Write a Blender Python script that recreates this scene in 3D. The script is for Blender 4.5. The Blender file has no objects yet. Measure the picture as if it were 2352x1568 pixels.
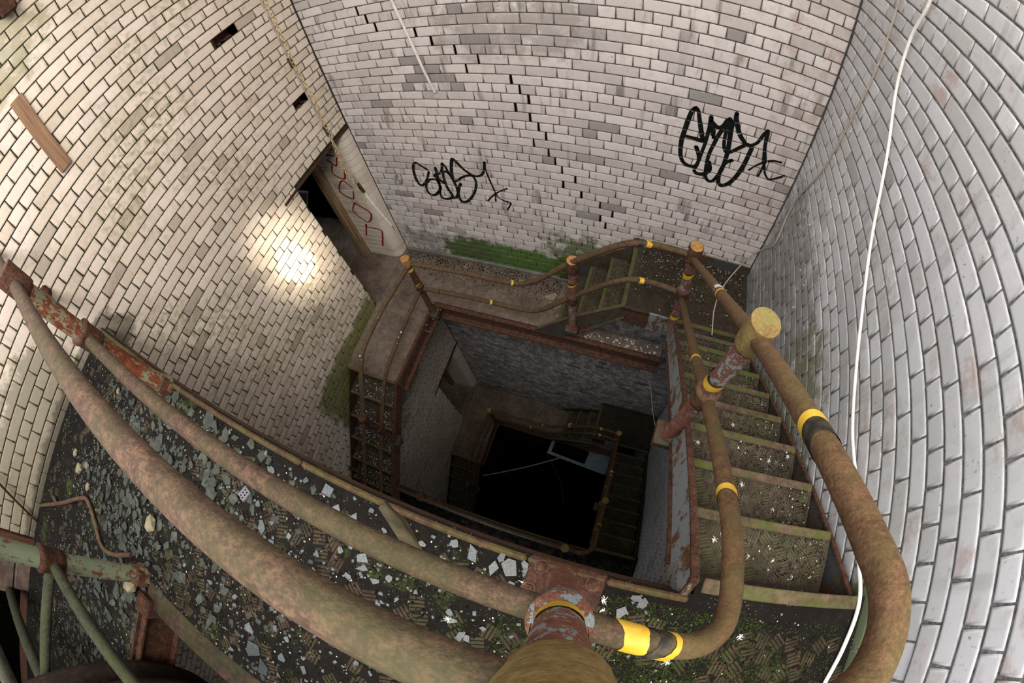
import bpy, bmesh, math, random
import numpy as np
from mathutils import Matrix, Vector
random.seed(7)
RNG = np.random.default_rng(11)
S = bpy.context.scene
COL = S.collection
PI = math.pi

# ------------------------------------------------------------------ camera, world, lights, exposure
CAM_R = np.array([[0.9389556351720837, -0.24165725773504715, -0.2448756520410798],
                  [0.32254761261069187, 0.8659565729176212, 0.3822070792383244],
                  [-0.1196885657768111, 0.43785954780583997, -0.8910407755078058]])   # columns: right, up, forward
CAM_C = np.array([2.9011983871377343, 0.0, 1.246277886183531])
cd = bpy.data.cameras.new('camera')
cd.type = 'PANO'
cd.panorama_type = 'FISHEYE_LENS_POLYNOMIAL'
cd.sensor_fit = 'HORIZONTAL'
cd.sensor_width = 36.0
cd.sensor_height = 24.0
cd.fisheye_fov = PI * 1.15
cd.fisheye_polynomial_k0 = 0.0
cd.fisheye_polynomial_k1 = -6.56846585e-02
cd.fisheye_polynomial_k2 = -3.18869505e-05
cd.fisheye_polynomial_k3 = -1.99900505e-06
cd.fisheye_polynomial_k4 = -1.31826048e-07
cd.clip_start = 0.01
cam = bpy.data.objects.new('camera', cd)
COL.objects.link(cam)
mw = Matrix.Identity(4)
for i in range(3):
    mw[i][0] = CAM_R[i, 0]; mw[i][1] = CAM_R[i, 1]; mw[i][2] = -CAM_R[i, 2]; mw[i][3] = CAM_C[i]
cam.matrix_world = mw
S.camera = cam

S.view_settings.view_transform = 'Standard'
S.view_settings.look = 'None'
S.view_settings.gamma = 1.0
S.view_settings.use_curve_mapping = False
S.view_settings.exposure = 0.0
try:
    S.cycles.use_denoising = True
    S.cycles.max_bounces = 8
    S.cycles.diffuse_bounces = 4
    S.cycles.glossy_bounces = 3
    S.cycles.sample_clamp_indirect = 6.0
except Exception:
    pass

w = bpy.data.worlds.new('World')
S.world = w
w.use_nodes = True
bg = w.node_tree.nodes['Background']
bg.inputs[0].default_value = (0.93, 0.965, 1.0, 1)
bg.inputs[1].default_value = 2.6


def lamp(name, kind, loc, target, energy, color, size=1.0, size_y=None, **kw):
    ld = bpy.data.lights.new(name, kind)
    ld.energy = energy; ld.color = color
    if kind == 'AREA':
        ld.size = size
        if size_y: ld.shape = 'RECTANGLE'; ld.size_y = size_y
    if kind == 'SPOT':
        ld.spot_size = kw.get('angle', 0.3); ld.spot_blend = kw.get('blend', 1.0); ld.shadow_soft_size = size
    o = bpy.data.objects.new(name, ld)
    o.location = loc
    o.rotation_euler = (Vector(target) - Vector(loc)).to_track_quat('-Z', 'Y').to_euler()
    COL.objects.link(o)
    return o


# added area lamps stand in for daylight from overhead, warm leftward, cool rightward
lamp('daylight_warm', 'AREA', (3.2, -1.0, 3.7), (0.0, 0.9, -1.2), 185, (1.0, 0.88, 0.76), 2.0, 1.6)
lamp('fill_inner', 'AREA', (3.1, 0.9, 2.9), (0.0, 1.1, -2.6), 62, (1.0, 0.90, 0.80), 1.2, 1.2)  # added fill lamp below the roof slab, brightens the lower left wall
lamp('daylight_cool', 'AREA', (0.8, -1.1, 3.7), (3.9, 0.7, -0.6), 115, (0.80, 0.88, 1.0), 2.4, 2.4)
lamp('fill_lower', 'AREA', (2.0, -0.9, -3.6), (1.9, 2.69, -5.9), 5.0, (0.72, 0.86, 1.0), 0.7, 0.7)  # added fill lamp under the near landing, lifts the lower back wall
lamp('sunbeam', 'SPOT', (3.1, 0.35, 2.85), (0.0, 1.38, -1.30), 2400, (1.0, 0.88, 0.68), 0.12, angle=0.18, blend=1.0)
lamp('sunbeam_core', 'SPOT', (3.1, 0.35, 2.85), (0.0, 1.34, -1.38), 5200, (1.0, 0.9, 0.72), 0.05, angle=0.075, blend=1.0)

# ------------------------------------------------------------------ shaft dimensions (metres)
W_X, D_Y, F_Y = 3.969, 2.6885, -4.0       # right wall, back wall, front wall; left wall is x = 0
CO = 0.087                                # one brick course
HM = 0.11458                              # header module
Z0 = 0.259                                # centre of a header course
Z_TOP, Z_LOW, Z_BOT = 3.0, -9.9, -13.0
ST = -4.86                                # one turn of the stair
DOOR_Y, DOOR_Z0, DOOR_Z1 = 1.80, -2.88, -0.87


def fisheye(P):
    d = (np.atleast_2d(P) - CAM_C) @ CAM_R
    r = np.hypot(d[:, 0], d[:, 1]) + 1e-9
    th = np.arctan2(r, d[:, 2])
    rr = 993.246 * (th - 0.018919 * th ** 3)
    return np.stack([1176 + rr * d[:, 0] / r, 784 - rr * d[:, 1] / r], 1)


# ------------------------------------------------------------------ object helpers
def tag(o, label=None, cat=None, group=None, kind=None):
    if label: o['label'] = label
    if cat: o['category'] = cat
    if group: o['group'] = group
    if kind: o['kind'] = kind
    return o


def empty(name, loc=(0, 0, 0), rz=0.0, **kw):
    o = bpy.data.objects.new(name, None)
    o.empty_display_size = 0.1
    o.location = loc; o.rotation_euler = (0, 0, rz)
    COL.objects.link(o)
    return tag(o, **kw)


def link_mesh(name, me, parent=None, loc=None, **kw):
    o = bpy.data.objects.new(name, me)
    COL.objects.link(o)
    if parent is not None: o.parent = parent
    if loc is not None: o.location = loc
    return tag(o, **kw)


class MB:
    """collects shapes, then becomes one mesh object"""
    def __init__(self):
        self.v = []; self.f = []; self.smooth = []

    def add(self, vs, fs, smooth=False, M=None):
        n = len(self.v)
        for p in vs:
            self.v.append(tuple(M @ Vector(p)) if M is not None else tuple(p))
        for f in fs:
            self.f.append(tuple(i + n for i in f)); self.smooth.append(smooth)
        return self

    def box(self, a, b, M=None, bev=0.0):
        x0, y0, z0 = a; x1, y1, z1 = b
        if bev <= 0:
            vs = [(x0, y0, z0), (x1, y0, z0), (x1, y1, z0), (x0, y1, z0), (x0, y0, z1), (x1, y0, z1), (x1, y1, z1), (x0, y1, z1)]
            fs = [(0, 3, 2, 1), (4, 5, 6, 7), (0, 1, 5, 4), (1, 2, 6, 5), (2, 3, 7, 6), (3, 0, 4, 7)]
            return self.add(vs, fs, M=M)
        e = min(bev, (x1 - x0) * .45, (y1 - y0) * .45, (z1 - z0) * .45)
        vs = [(x0 + e, y0 + e, z0), (x1 - e, y0 + e, z0), (x1 - e, y1 - e, z0), (x0 + e, y1 - e, z0)]
        for z in (z0 + e, z1 - e):
            vs += [(x0 + e, y0, z), (x1 - e, y0, z), (x1, y0 + e, z), (x1, y1 - e, z), (x1 - e, y1, z), (x0 + e, y1, z), (x0, y1 - e, z), (x0, y0 + e, z)]
        vs += [(x0 + e, y0 + e, z1), (x1 - e, y0 + e, z1), (x1 - e, y1 - e, z1), (x0 + e, y1 - e, z1)]
        fs = [(3, 2, 1, 0), (20, 21, 22, 23)]
        for k in range(8):
            fs.append((4 + k, 4 + (k + 1) % 8, 12 + (k + 1) % 8, 12 + k))
        for k in range(4):
            a0, b0 = 4 + 2 * k, 5 + 2 * k; c = 4 + (2 * k + 2) % 8
            fs.append((k, (k + 1) % 4, b0, a0)); fs.append(((k + 1) % 4, c, b0))
            a1, b1 = 12 + 2 * k, 13 + 2 * k; c1 = 12 + (2 * k + 2) % 8
            fs.append((20 + k, a1, b1, 20 + (k + 1) % 4)); fs.append((20 + (k + 1) % 4, b1, c1))
        return self.add(vs, fs, M=M)

    def bar(self, p, q, wid, hei, up=(0, 0, 1), bev=0.0):
        p = Vector(p); q = Vector(q); d = q - p; L = d.length; x = d / L
        y = Vector(up).cross(x)
        if y.length < 1e-5: y = Vector((0, 1, 0)).cross(x)
        y.normalize(); z = x.cross(y)
        M = Matrix(((x.x, y.x, z.x, p.x), (x.y, y.y, z.y, p.y), (x.z, y.z, z.z, p.z), (0, 0, 0, 1)))
        return self.box((0, -wid / 2, -hei / 2), (L, wid / 2, hei / 2), M, bev)

    def prism(self, poly, z0, z1, M=None):
        n = len(poly)
        vs = [(x, y, z0) for x, y in poly] + [(x, y, z1) for x, y in poly]
        fs = [tuple(range(n - 1, -1, -1)), tuple(range(n, 2 * n))] + [(i, (i + 1) % n, n + (i + 1) % n, n + i) for i in range(n)]
        return self.add(vs, fs, M=M)

    def lathe(self, prof, seg=20, M=None, smooth=True):
        vs = []; fs = []
        for r, z in prof:
            for k in range(seg):
                a = 2 * PI * k / seg
                vs.append((r * math.cos(a), r * math.sin(a), z))
        for i in range(len(prof) - 1):
            for k in range(seg):
                k2 = (k + 1) % seg
                fs.append((i * seg + k, i * seg + k2, (i + 1) * seg + k2, (i + 1) * seg + k))
        self.add(vs, fs, smooth, M)
        self.add([vs[k] for k in range(seg)], [tuple(range(seg - 1, -1, -1))], False, M)
        self.add([vs[(len(prof) - 1) * seg + k] for k in range(seg)], [tuple(range(seg))], False, M)
        return self

    def tube(self, pts, r, seg=12, smooth_path=True, sub=6, caps=True):
        P = [Vector(p) for p in pts]
        if smooth_path and len(P) > 2:
            Q = []
            for i in range(len(P) - 1):
                p0 = P[i - 1] if i else P[0] * 2 - P[1]
                p1, p2 = P[i], P[i + 1]
                p3 = P[i + 2] if i + 2 < len(P) else P[-1] * 2 - P[-2]
                # centripetal-ish tangents keep long straights straight
                l01, l12, l23 = (p1 - p0).length, (p2 - p1).length, (p3 - p2).length
                m1 = ((p1 - p0) / max(l01, 1e-6) + (p2 - p1) / max(l12, 1e-6)).normalized() * min(l12, 2.2 * l01)
                m2 = ((p2 - p1) / max(l12, 1e-6) + (p3 - p2) / max(l23, 1e-6)).normalized() * min(l12, 2.2 * l23)
                for k in range(sub):
                    t = k / sub
                    Q.append(p1 * (2 * t**3 - 3 * t**2 + 1) + m1 * (t**3 - 2 * t**2 + t) + p2 * (-2 * t**3 + 3 * t**2) + m2 * (t**3 - t**2))
            Q.append(P[-1]); P = Q
        n = len(P); vs = []; fs = []; N = None
        for i in range(n):
            T = (P[min(i + 1, n - 1)] - P[max(i - 1, 0)]).normalized()
            if N is None:
                N = T.orthogonal().normalized()
            else:
                N = (N - T * N.dot(T)).normalized()
            B = T.cross(N)
            rr = r(i / (n - 1)) if callable(r) else r
            for k in range(seg):
                a = 2 * PI * k / seg
                vs.append(tuple(P[i] + N * (rr * math.cos(a)) + B * (rr * math.sin(a))))
        for i in range(n - 1):
            for k in range(seg):
                k2 = (k + 1) % seg
                fs.append((i * seg + k, i * seg + k2, (i + 1) * seg + k2, (i + 1) * seg + k))
        self.add(vs, fs, True)
        if caps:
            self.add(vs[:seg], [tuple(range(seg - 1, -1, -1))]); self.add(vs[-seg:], [tuple(range(seg))])
        return self

    def mesh(self, name, mat=None):
        me = bpy.data.meshes.new(name)
        me.from_pydata(self.v, [], self.f)
        me.polygons.foreach_set('use_smooth', self.smooth)
        if mat: me.materials.append(mat)
        me.update()
        return me

    def build(self, name, mat, parent=None, loc=None, **kw):
        return link_mesh(name, self.mesh(name, mat), parent, loc, **kw)


def np_mesh(name, V, F4, mat, edge=None):
    """all-quad mesh from arrays"""
    me = bpy.data.meshes.new(name)
    V = np.asarray(V, np.float32); F = np.asarray(F4, np.int32)
    me.vertices.add(len(V)); me.vertices.foreach_set('co', V.ravel())
    me.loops.add(F.size); me.loops.foreach_set('vertex_index', F.ravel())
    me.polygons.add(len(F))
    me.polygons.foreach_set('loop_start', np.arange(0, F.size, 4, dtype=np.int32))
    me.update(calc_edges=True)
    if edge is not None:
        at = me.attributes.new('edge', 'FLOAT', 'POINT')
        at.data.foreach_set('value', np.asarray(edge, np.float32))
    me.materials.append(mat)
    me.validate()
    return me


# ------------------------------------------------------------------ materials
def lin(h):
    h = h.lstrip('#')
    c = [int(h[i:i + 2], 16) / 255 for i in (0, 2, 4)]
    return tuple(x / 12.92 if x <= .04045 else ((x + .055) / 1.055) ** 2.4 for x in c) + (1,)


class NT:
    def __init__(self, name):
        self.m = bpy.data.materials.new(name)
        self.m.use_nodes = True
        self.t = self.m.node_tree
        self.b = self.t.nodes['Principled BSDF']
        self._pos = None

    def n(self, typ, **kw):
        nd = self.t.nodes.new(typ)
        for k, v in kw.items(): setattr(nd, k, v)
        return nd

    def put(self, sock, v):
        if isinstance(v, bpy.types.NodeSocket): self.t.links.new(v, sock)
        elif v is not None: sock.default_value = v

    def pos(self):
        if self._pos is None: self._pos = self.n('ShaderNodeNewGeometry')
        return self._pos.outputs['Position']

    def geo(self, k):
        self.pos(); return self._pos.outputs[k]

    def xyz(self, v=None):
        s = self.n('ShaderNodeSeparateXYZ'); self.put(s.inputs[0], v if v is not None else self.pos())
        return s.outputs

    def objco(self):
        return self.n('ShaderNodeTexCoord').outputs['Object']

    def noise(self, scale, detail=4, rough=.6, vec=None, dist=0.0):
        nd = self.n('ShaderNodeTexNoise')
        self.put(nd.inputs['Vector'], vec if vec is not None else self.pos())
        nd.inputs['Scale'].default_value = scale; nd.inputs['Detail'].default_value = detail
        nd.inputs['Roughness'].default_value = rough; nd.inputs['Distortion'].default_value = dist
        return nd.outputs['Fac']

    def scaled(self, s, vec=None):
        mp = self.n('ShaderNodeMapping'); self.put(mp.inputs[0], vec if vec is not None else self.pos())
        mp.inputs['Scale'].default_value = s
        return mp.outputs[0]

    def math(self, op, a, b=None, c=None, clamp=False):
        nd = self.n('ShaderNodeMath', operation=op, use_clamp=clamp)
        self.put(nd.inputs[0], a); self.put(nd.inputs[1], b)
        if c is not None: self.put(nd.inputs[2], c)
        return nd.outputs[0]

    def mul(self, a, b): return self.math('MULTIPLY', a, b)
    def addn(self, a, b): return self.math('ADD', a, b)

    def step(self, v, a, b, lo=0.0, hi=1.0):
        nd = self.n('ShaderNodeMapRange', interpolation_type='SMOOTHSTEP')
        self.put(nd.inputs[0], v)
        for i, x in enumerate((a, b, lo, hi)): nd.inputs[i + 1].default_value = x
        return nd.outputs[0]

    def mix(self, f, a, b, mode='MIX'):
        nd = self.n('ShaderNodeMix', data_type='RGBA', blend_type=mode)
        self.put(nd.inputs[0], f); self.put(nd.inputs[6], a); self.put(nd.inputs[7], b)
        return nd.outputs[2]

    def ramp(self, f, stops, interp='LINEAR'):
        nd = self.n('ShaderNodeValToRGB'); cr = nd.color_ramp; cr.interpolation = interp
        while len(cr.elements) < len(stops): cr.elements.new(0.5)
        for e, (p, c) in zip(cr.elements, stops): e.position = p; e.color = c
        self.put(nd.inputs[0], f)
        return nd.outputs[0]

    def window(self, v, a, b, soft):
        """1 between a and b with soft ends"""
        return self.mul(self.step(v, a - soft, a + soft), self.step(v, b - soft, b + soft, 1.0, 0.0))

    def bump(self, h, strength=.4, dist=.004):
        nd = self.n('ShaderNodeBump'); nd.inputs['Strength'].default_value = strength; nd.inputs['Distance'].default_value = dist
        self.put(nd.inputs['Height'], h); self.t.links.new(nd.outputs[0], self.b.inputs['Normal'])

    def out(self, col=None, rough=None, metal=None, spec=None):
        self.put(self.b.inputs['Base Color'], col); self.put(self.b.inputs['Roughness'], rough)
        self.put(self.b.inputs['Metallic'], metal); self.put(self.b.inputs['Specular IOR Level'], spec)
        return self.m


def mat_brick(name, tones, grey, pink=0.0, green=0.0, masks=(), soot=0.35, rim_k=.9):
    """glazed brick; every brick gets its own tone; masks are patchy tint fields (axis windows) of the wall, some of them algae"""
    N = NT(name)
    oi = N.n('ShaderNodeObjectInfo')
    r = N.math('FRACT', N.addn(oi.outputs['Random'], N.mul(N.geo('Random Per Island'), 7.31)))
    r2 = N.math('FRACT', N.mul(r, 57.7)); r3 = N.math('FRACT', N.mul(r, 191.3))
    n_lo = N.noise(1.3, 3); n_mid = N.noise(9, 5, .65); n_hi = N.noise(55, 4, .7)
    base = N.ramp(r, [(0, tones[0]), (.3, tones[1]), (.62, tones[2]), (.955, tones[1]), (.97, grey), (1, grey)])
    base = N.mix(N.step(n_mid, .45, .75, 0, .38), base, tones[3])
    streak = N.noise(14, 4, .6, N.scaled((1, 1, .12)))
    base = N.mix(N.mul(N.step(streak, .52, .72, 0, soot), N.step(r2, .2, .8)), base, lin('#6f6a62'))
    base = N.mix(N.mul(N.step(n_hi, .60, .72), N.step(r3, .25, .9, 0, .85)), base, lin('#3b3831'))
    if pink: base = N.mix(N.mul(N.step(N.noise(6, 5, .7, N.scaled((1, 1, 1.6))), .53, .66), N.step(r2, .45, .8, 0, pink)), base, lin('#a9877c'))
    if green: base = N.mix(N.mul(N.step(n_lo, .42, .68), N.step(N.noise(20, 4), .42, .66, 0, green)), base, lin('#8b8a5c'))
    att = N.n('ShaderNodeAttribute', attribute_name='edge')
    rim = N.mul(att.outputs['Fac'], N.step(N.noise(30, 3), .3, .7, .25 * rim_k, rim_k))
    base = N.mix(rim, base, lin('#55523f'))
    o = N.xyz()
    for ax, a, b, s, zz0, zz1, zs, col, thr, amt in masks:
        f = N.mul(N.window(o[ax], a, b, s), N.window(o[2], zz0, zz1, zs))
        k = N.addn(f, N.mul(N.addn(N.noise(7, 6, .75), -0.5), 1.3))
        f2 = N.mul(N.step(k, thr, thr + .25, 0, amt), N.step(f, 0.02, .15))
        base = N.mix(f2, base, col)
    N.bump(N.addn(N.mul(n_hi, .5), n_mid), .25, .003)
    rg = N.step(n_mid, .3, .7, .42, .65)
    return N.out(base, rg, 0, .5)


def mat_mortar(name, c1, c2):
    N = NT(name)
    c = N.mix(N.step(N.noise(60, 4), .35, .65), c1, c2)
    N.bump(N.noise(140, 3), .6, .004)
    return N.out(c, .95, 0, .2)


def mat_iron(name, cols, paint=None, paint_amt=.5, moss=0.0, scale=22, moss_col='#5d6030'):
    """rusted iron: three rust tones, optional flaking paint, optional moss"""
    N = NT(name)
    v = N.pos()
    n1 = N.noise(scale, 6, .7, v); n2 = N.noise(scale * 4, 5, .7, v); n0 = N.noise(3.2, 4, .6, v)
    c = N.ramp(N.addn(N.mul(n1, .6), N.mul(n2, .4)), [(.32, cols[0]), (.48, cols[1]), (.62, cols[2])])
    if paint:
        f = N.step(N.addn(N.mul(N.noise(scale * 1.2, 8, .75, N.scaled((1, 1, .6))), .75), N.mul(n0, .4)), .66 - .2 * paint_amt, .685 - .2 * paint_amt)
        c = N.mix(f, c, N.mix(n2, paint, tuple(x * .6 for x in paint[:3]) + (1,)))
    if moss:
        nz = N.xyz(N.geo('Normal'))[2]
        f = N.mul(N.step(nz, -.2, .7), N.step(N.addn(N.mul(N.noise(11, 6, .75), .7), N.mul(n0, .45)), .50, .68, 0, moss))
        c = N.mix(f, c, lin(moss_col))
    N.bump(N.addn(n1, N.mul(n2, .6)), .5, .004)
    return N.out(c, .82, 0, .3)


def mat_plain(name, c1, c2, scale=30, rough=.85, bump=.3, spec=.3, obj_var=0.0):
    N = NT(name)
    n = N.noise(scale, 5, .65)
    c = N.mix(N.step(n, .35, .68), c1, c2)
    if obj_var:
        oi = N.n('ShaderNodeObjectInfo')
        c = N.mix(N.mul(oi.outputs['Random'], obj_var), c, tuple(x * .45 for x in c1[:3]) + (1,))
    if bump: N.bump(n, bump, .004)
    return N.out(c, rough, 0, spec)


def mat_floor(name, cols, specks, moss=None, scale=16):
    """dirty plate or concrete: dirt blotches, grit, white droppings, optional moss"""
    N = NT(name)
    n1 = N.noise(scale * .18, 5, .65); n2 = N.noise(scale, 6, .7); n3 = N.noise(scale * 7, 4, .7)
    c = N.ramp(N.addn(N.mul(n1, .55), N.mul(n2, .45)), [(.3, cols[0]), (.5, cols[1]), (.66, cols[2])])
    c = N.mix(N.step(n3, .55, .7, 0, .65), c, cols[3])
    sp = N.n('ShaderNodeTexVoronoi'); N.put(sp.inputs['Vector'], N.pos()); sp.inputs['Scale'].default_value = 34
    f = N.mul(N.step(sp.outputs['Distance'], .10, .2, 1, 0), N.step(N.noise(5, 4), .5, .62, 0, specks))
    c = N.mix(f, c, lin('#b9b6ad'))
    sp2 = N.n('ShaderNodeTexVoronoi'); N.put(sp2.inputs['Vector'], N.pos()); sp2.inputs['Scale'].default_value = 95
    c = N.mix(N.mul(N.step(sp2.outputs['Distance'], .12, .22, 1, 0), N.step(N.noise(9, 3), .48, .6, 0, specks)), c, lin('#a29e95'))
    if moss:
        m = N.mul(N.step(N.noise(2.6, 5, .7), moss[0], moss[0] + .12), N.step(N.noise(45, 4, .7), .36, .6, .15, moss[1]))
        c = N.mix(m, c, N.mix(N.noise(120, 2), lin('#2c3a12'), lin('#56662a')))
    N.bump(N.addn(n2, n3), .7, .006)
    return N.out(c, .93, 0, .25)


GREEN = lin('#4a5c1c'); GREEN2 = lin('#446a1c'); GREEN3 = lin('#6c7038'); DIRT = lin('#4a463c'); BROWN = lin('#6b5c4c')
M = {}
M['brick_left'] = mat_brick('brick_left', [lin('#e2d6c9'), lin('#ecdfd2'), lin('#d8cab9'), lin('#c6b9a4')], lin('#bbb0a2'), .3, .7, [
    (1, .3, 2.0, .35, -4.3, -2.6, .28, lin('#626a2a'), .45, .85),
    (1, .6, 1.9, .4, -4.9, -2.7, .4, GREEN3, .6, .7),
    (1, -1.9, -.3, .35, -.3, .55, .3, lin('#8a8570'), .5, .75),
    (1, -1.9, .1, .2, -.3, .10, .1, DIRT, .5, .7),
    (1, -.5, 1.1, .5, 1.35, 2.6, .4, lin('#87885c'), .68, .6)], .25)
M['brick_back'] = mat_brick('brick_back', [lin('#d6cecb'), lin('#e4ddda'), lin('#c6bebb'), lin('#aea6a1')], lin('#9d9896'), .18, 0, [
    (0, .55, 3.3, .45, -3.1, -2.45, .2, GREEN2, .45, .95),
    (0, 1.7, 3.6, .5, -3.1, -1.95, .3, GREEN, .72, .85),
    (0, -.2, 1.5, .4, -3.1, -2.2, .45, DIRT, .75, .5),
    (0, -.2, 4.2, .2, -9.5, -3.0, .5, lin('#3f4038'), .85, .6),  # patchy darker grey over the wall below the doorway landing
    (0, 3.5, 4.2, .12, -1.9, 1.4, .4, lin('#b3968d'), .95, .5),
    (0, 1.0, 2.6, .5, -.3, .5, .3, lin('#8d8680'), .75, .6)], .75, .6)
M['brick_right'] = mat_brick('brick_right', [lin('#cbccd0'), lin('#d7d9de'), lin('#bfc0c2'), lin('#acabaa')], lin('#a4a5a7'), .55, .25, [
    (1, .3, 2.9, .5, -2.6, -.4, .5, DIRT, .72, .55),
    (1, -.6, 1.6, .3, -1.7, -.35, .35, GREEN3, .8, .5),
    (1, -2.2, .05, .15, -.3, .2, .1, GREEN, .45, .85)], .3, .4)
M['brick_door'] = mat_brick('brick_door', [lin('#dcd2c4'), lin('#e6ddd0'), lin('#d4c9b9'), lin('#c4b8a5')], lin('#c0b5a4'), 0, 0, [], .12)
M['mortar_dark'] = mat_mortar('mortar_dark', lin('#1d1d14'), lin('#3a3a2a'))
M['mortar_mid'] = mat_mortar('mortar_mid', lin('#46423d'), lin('#625d56'))
M['mortar_grey'] = mat_mortar('mortar_grey', lin('#5c5d5c'), lin('#8a8a88'))
M['dirt'] = mat_plain('dirt', lin('#12100c'), lin('#28221b'), 60, 1.0, .4, .1, .3)
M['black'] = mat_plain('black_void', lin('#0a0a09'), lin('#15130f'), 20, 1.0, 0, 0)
M['rust'] = mat_iron('rust', [lin('#2c1c15'), lin('#4d3428'), lin('#6b4c3b')])
M['rust_dark'] = mat_iron('rust_dark', [lin('#1d130e'), lin('#3a241a'), lin('#5a3826')])
M['rail_mossy'] = mat_iron('rail_mossy', [lin('#30261e'), lin('#4b3b30'), lin('#6b5443')], None, 0, .6, 40, '#3f4126')
M['rail_rust'] = mat_iron('rail_rust', [lin('#33251d'), lin('#4f3a2d'), lin('#6b5041')], None, 0, .3, 34)
M['rail_tan'] = mat_iron('rail_tan', [lin('#402d1e'), lin('#5f4530'), lin('#765a40')], None, 0, .5, 36, '#54532f')
M['cap_moss'] = mat_iron('cap_moss', [lin('#5c4a2c'), lin('#7a643c'), lin('#8c7a4c')], None, 0, .8, 28, '#7d7b45')
M['cap_ochre'] = mat_iron('cap_ochre', [lin('#6b4526'), lin('#a0743f'), lin('#bf9a66')], None, 0, 0, 40)
M['post_red'] = mat_iron('post_red', [lin('#4c2c22'), lin('#704436'), lin('#86604f')], lin('#8ca0a6'), .22, .15, 40)
M['post_redgreen'] = mat_iron('post_redgreen', [lin('#4e2414'), lin('#6c361e'), lin('#7d4c32')], lin('#8c8f76'), .33, 0, 30)
M['post_green'] = mat_iron('post_green', [lin('#4a2a18'), lin('#5c3a22'), lin('#6a4a30')], lin('#7d8870'), .66, 0, 34)
M['paint_blue'] = mat_iron('paint_blue', [lin('#4b3524'), lin('#64492f'), lin('#7a5a40')], lin('#9aa0a2'), .62, .2, 14)
M['paint_dark'] = mat_iron('paint_dark', [lin('#2a1f18'), lin('#48382b'), lin('#5c4634')], lin('#4a5052'), .42, .5, 14)
M['rail_dark'] = mat_iron('rail_dark', [lin('#20211a'), lin('#33342a'), lin('#48463a')], None, 0, .6, 30, '#3c4420')
M['plate'] = mat_floor('plate', [lin('#090806'), lin('#110e0b'), lin('#1d1812'), lin('#2b251d')], .45, (.56, .8))
M['plate_rib'] = mat_iron('plate_rib', [lin('#1d1711'), lin('#33281e'), lin('#4c3a2b')], None, 0, .5, 9, '#2f3a18')
M['tread'] = mat_floor('tread', [lin('#221e18'), lin('#37312a'), lin('#4d453b'), lin('#5f574d')], .8, (.6, .6))
M['tread_rib'] = mat_iron('tread_rib', [lin('#2b251e'), lin('#453c31'), lin('#62574a')], None, 0, .5, 9, '#4a5428')
M['rust_black'] = mat_iron('rust_black', [lin('#0f0b08'), lin('#1d140f'), lin('#33211a')])
M['strip'] = mat_iron('strip', [lin('#2e2118'), lin('#4c3827'), lin('#664e36')], None, 0, .7, 16, '#4a4f26')
M['nosing'] = mat_iron('nosing', [lin('#3a2f26'), lin('#564638'), lin('#6d5b4b')], None, 0, .8, 12, '#4b5a22')
M['concrete'] = mat_floor('concrete', [lin('#453b35'), lin('#716459'), lin('#8f8175'), lin('#3a342f')], .55)
M['concrete_grey'] = mat_floor('concrete_grey', [lin('#4a4a46'), lin('#6f6f69'), lin('#8a8a84'), lin('#3a3a36')], .4)
M['shale'] = mat_plain('slate', lin('#3b3f38'), lin('#52574e'), 40, .65, .3, .3, .7)
M['glass_grey'] = mat_plain('cloudy_glass', lin('#474d4d'), lin('#6a7171'), 160, .3, .5, .6, .75)
M['stone_pale'] = mat_plain('stone_pale', lin('#857d66'), lin('#a39b82'), 30, .95, .6, .2, .6)
M['white_bit'] = mat_plain('white_bit', lin('#b9b9b6'), lin('#d8d8d4'), 40, .9, 0)
M['wood'] = None
M['tape_yellow'] = mat_plain('tape_yellow', lin('#c79c22'), lin('#dcb848'), 18, .5, .3, .4)
M['tape_black'] = mat_plain('tape_black', lin('#1d1c18'), lin('#4b4634'), 30, .6, .3, .4)
M['spray_black'] = mat_plain('spray_black', lin('#0b0d0c'), lin('#141816'), 40, .45, 0, .4)
M['spray_red'] = mat_plain('spray_red', lin('#8a1410'), lin('#a81e18'), 40, .6, 0, .3)
M['cable_white'] = mat_plain('cable_white', lin('#dddbd7'), lin('#efeeea'), 20, .5, .1)
M['cable_beige'] = mat_plain('cable_beige', lin('#a79c8e'), lin('#bcb2a5'), 20, .6, .1)
M['conduit'] = mat_plain('conduit', lin('#8e8478'), lin('#b3a899'), 20, .45, .1, .5)
M['brass'] = mat_plain('brass_link', lin('#9a8458'), lin('#c4b080'), 60, .4, .1, .6)
M['box_blue'] = mat_plain('box_blue', lin('#7d858c'), lin('#9ba3a8'), 30, .5, .1)
M['feather'] = mat_plain('feather', lin('#cfcfcc'), lin('#ecece8'), 60, .9, 0)
M['plastic_grey'] = mat_plain('plastic_grey', lin('#5c5b62'), lin('#74737a'), 60, .5, 0)
M['door_paint'] = mat_plain('door_paint', lin('#7d93a0'), lin('#97abb5'), 8, .6, .1)
M['moss'] = mat_plain('moss', lin('#222e0f'), lin('#415020'), 90, 1.0, .8, .1)
M['plaster'] = mat_plain('plaster', lin('#5a4e46'), lin('#7d6e64'), 9, .95, .4)


def mat_wood(name, c1, c2, c3, axis):
    N = NT(name)
    s = [40, 40, 40]; s[axis] = 2.2
    g = N.noise(1.0, 5, .65, N.scaled(tuple(s)), .6)
    big = [14, 14, 14]; big[axis] = 1.6
    c = N.ramp(g, [(.3, c1), (.5, c2), (.7, c3)])
    c = N.mix(N.step(N.noise(1.0, 3, .6, N.scaled(tuple(big))), .6, .72, 0, .8), c, lin('#2b221a'))
    N.bump(g, .5, .004)
    return N.out(c, .85, 0, .3)


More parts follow.
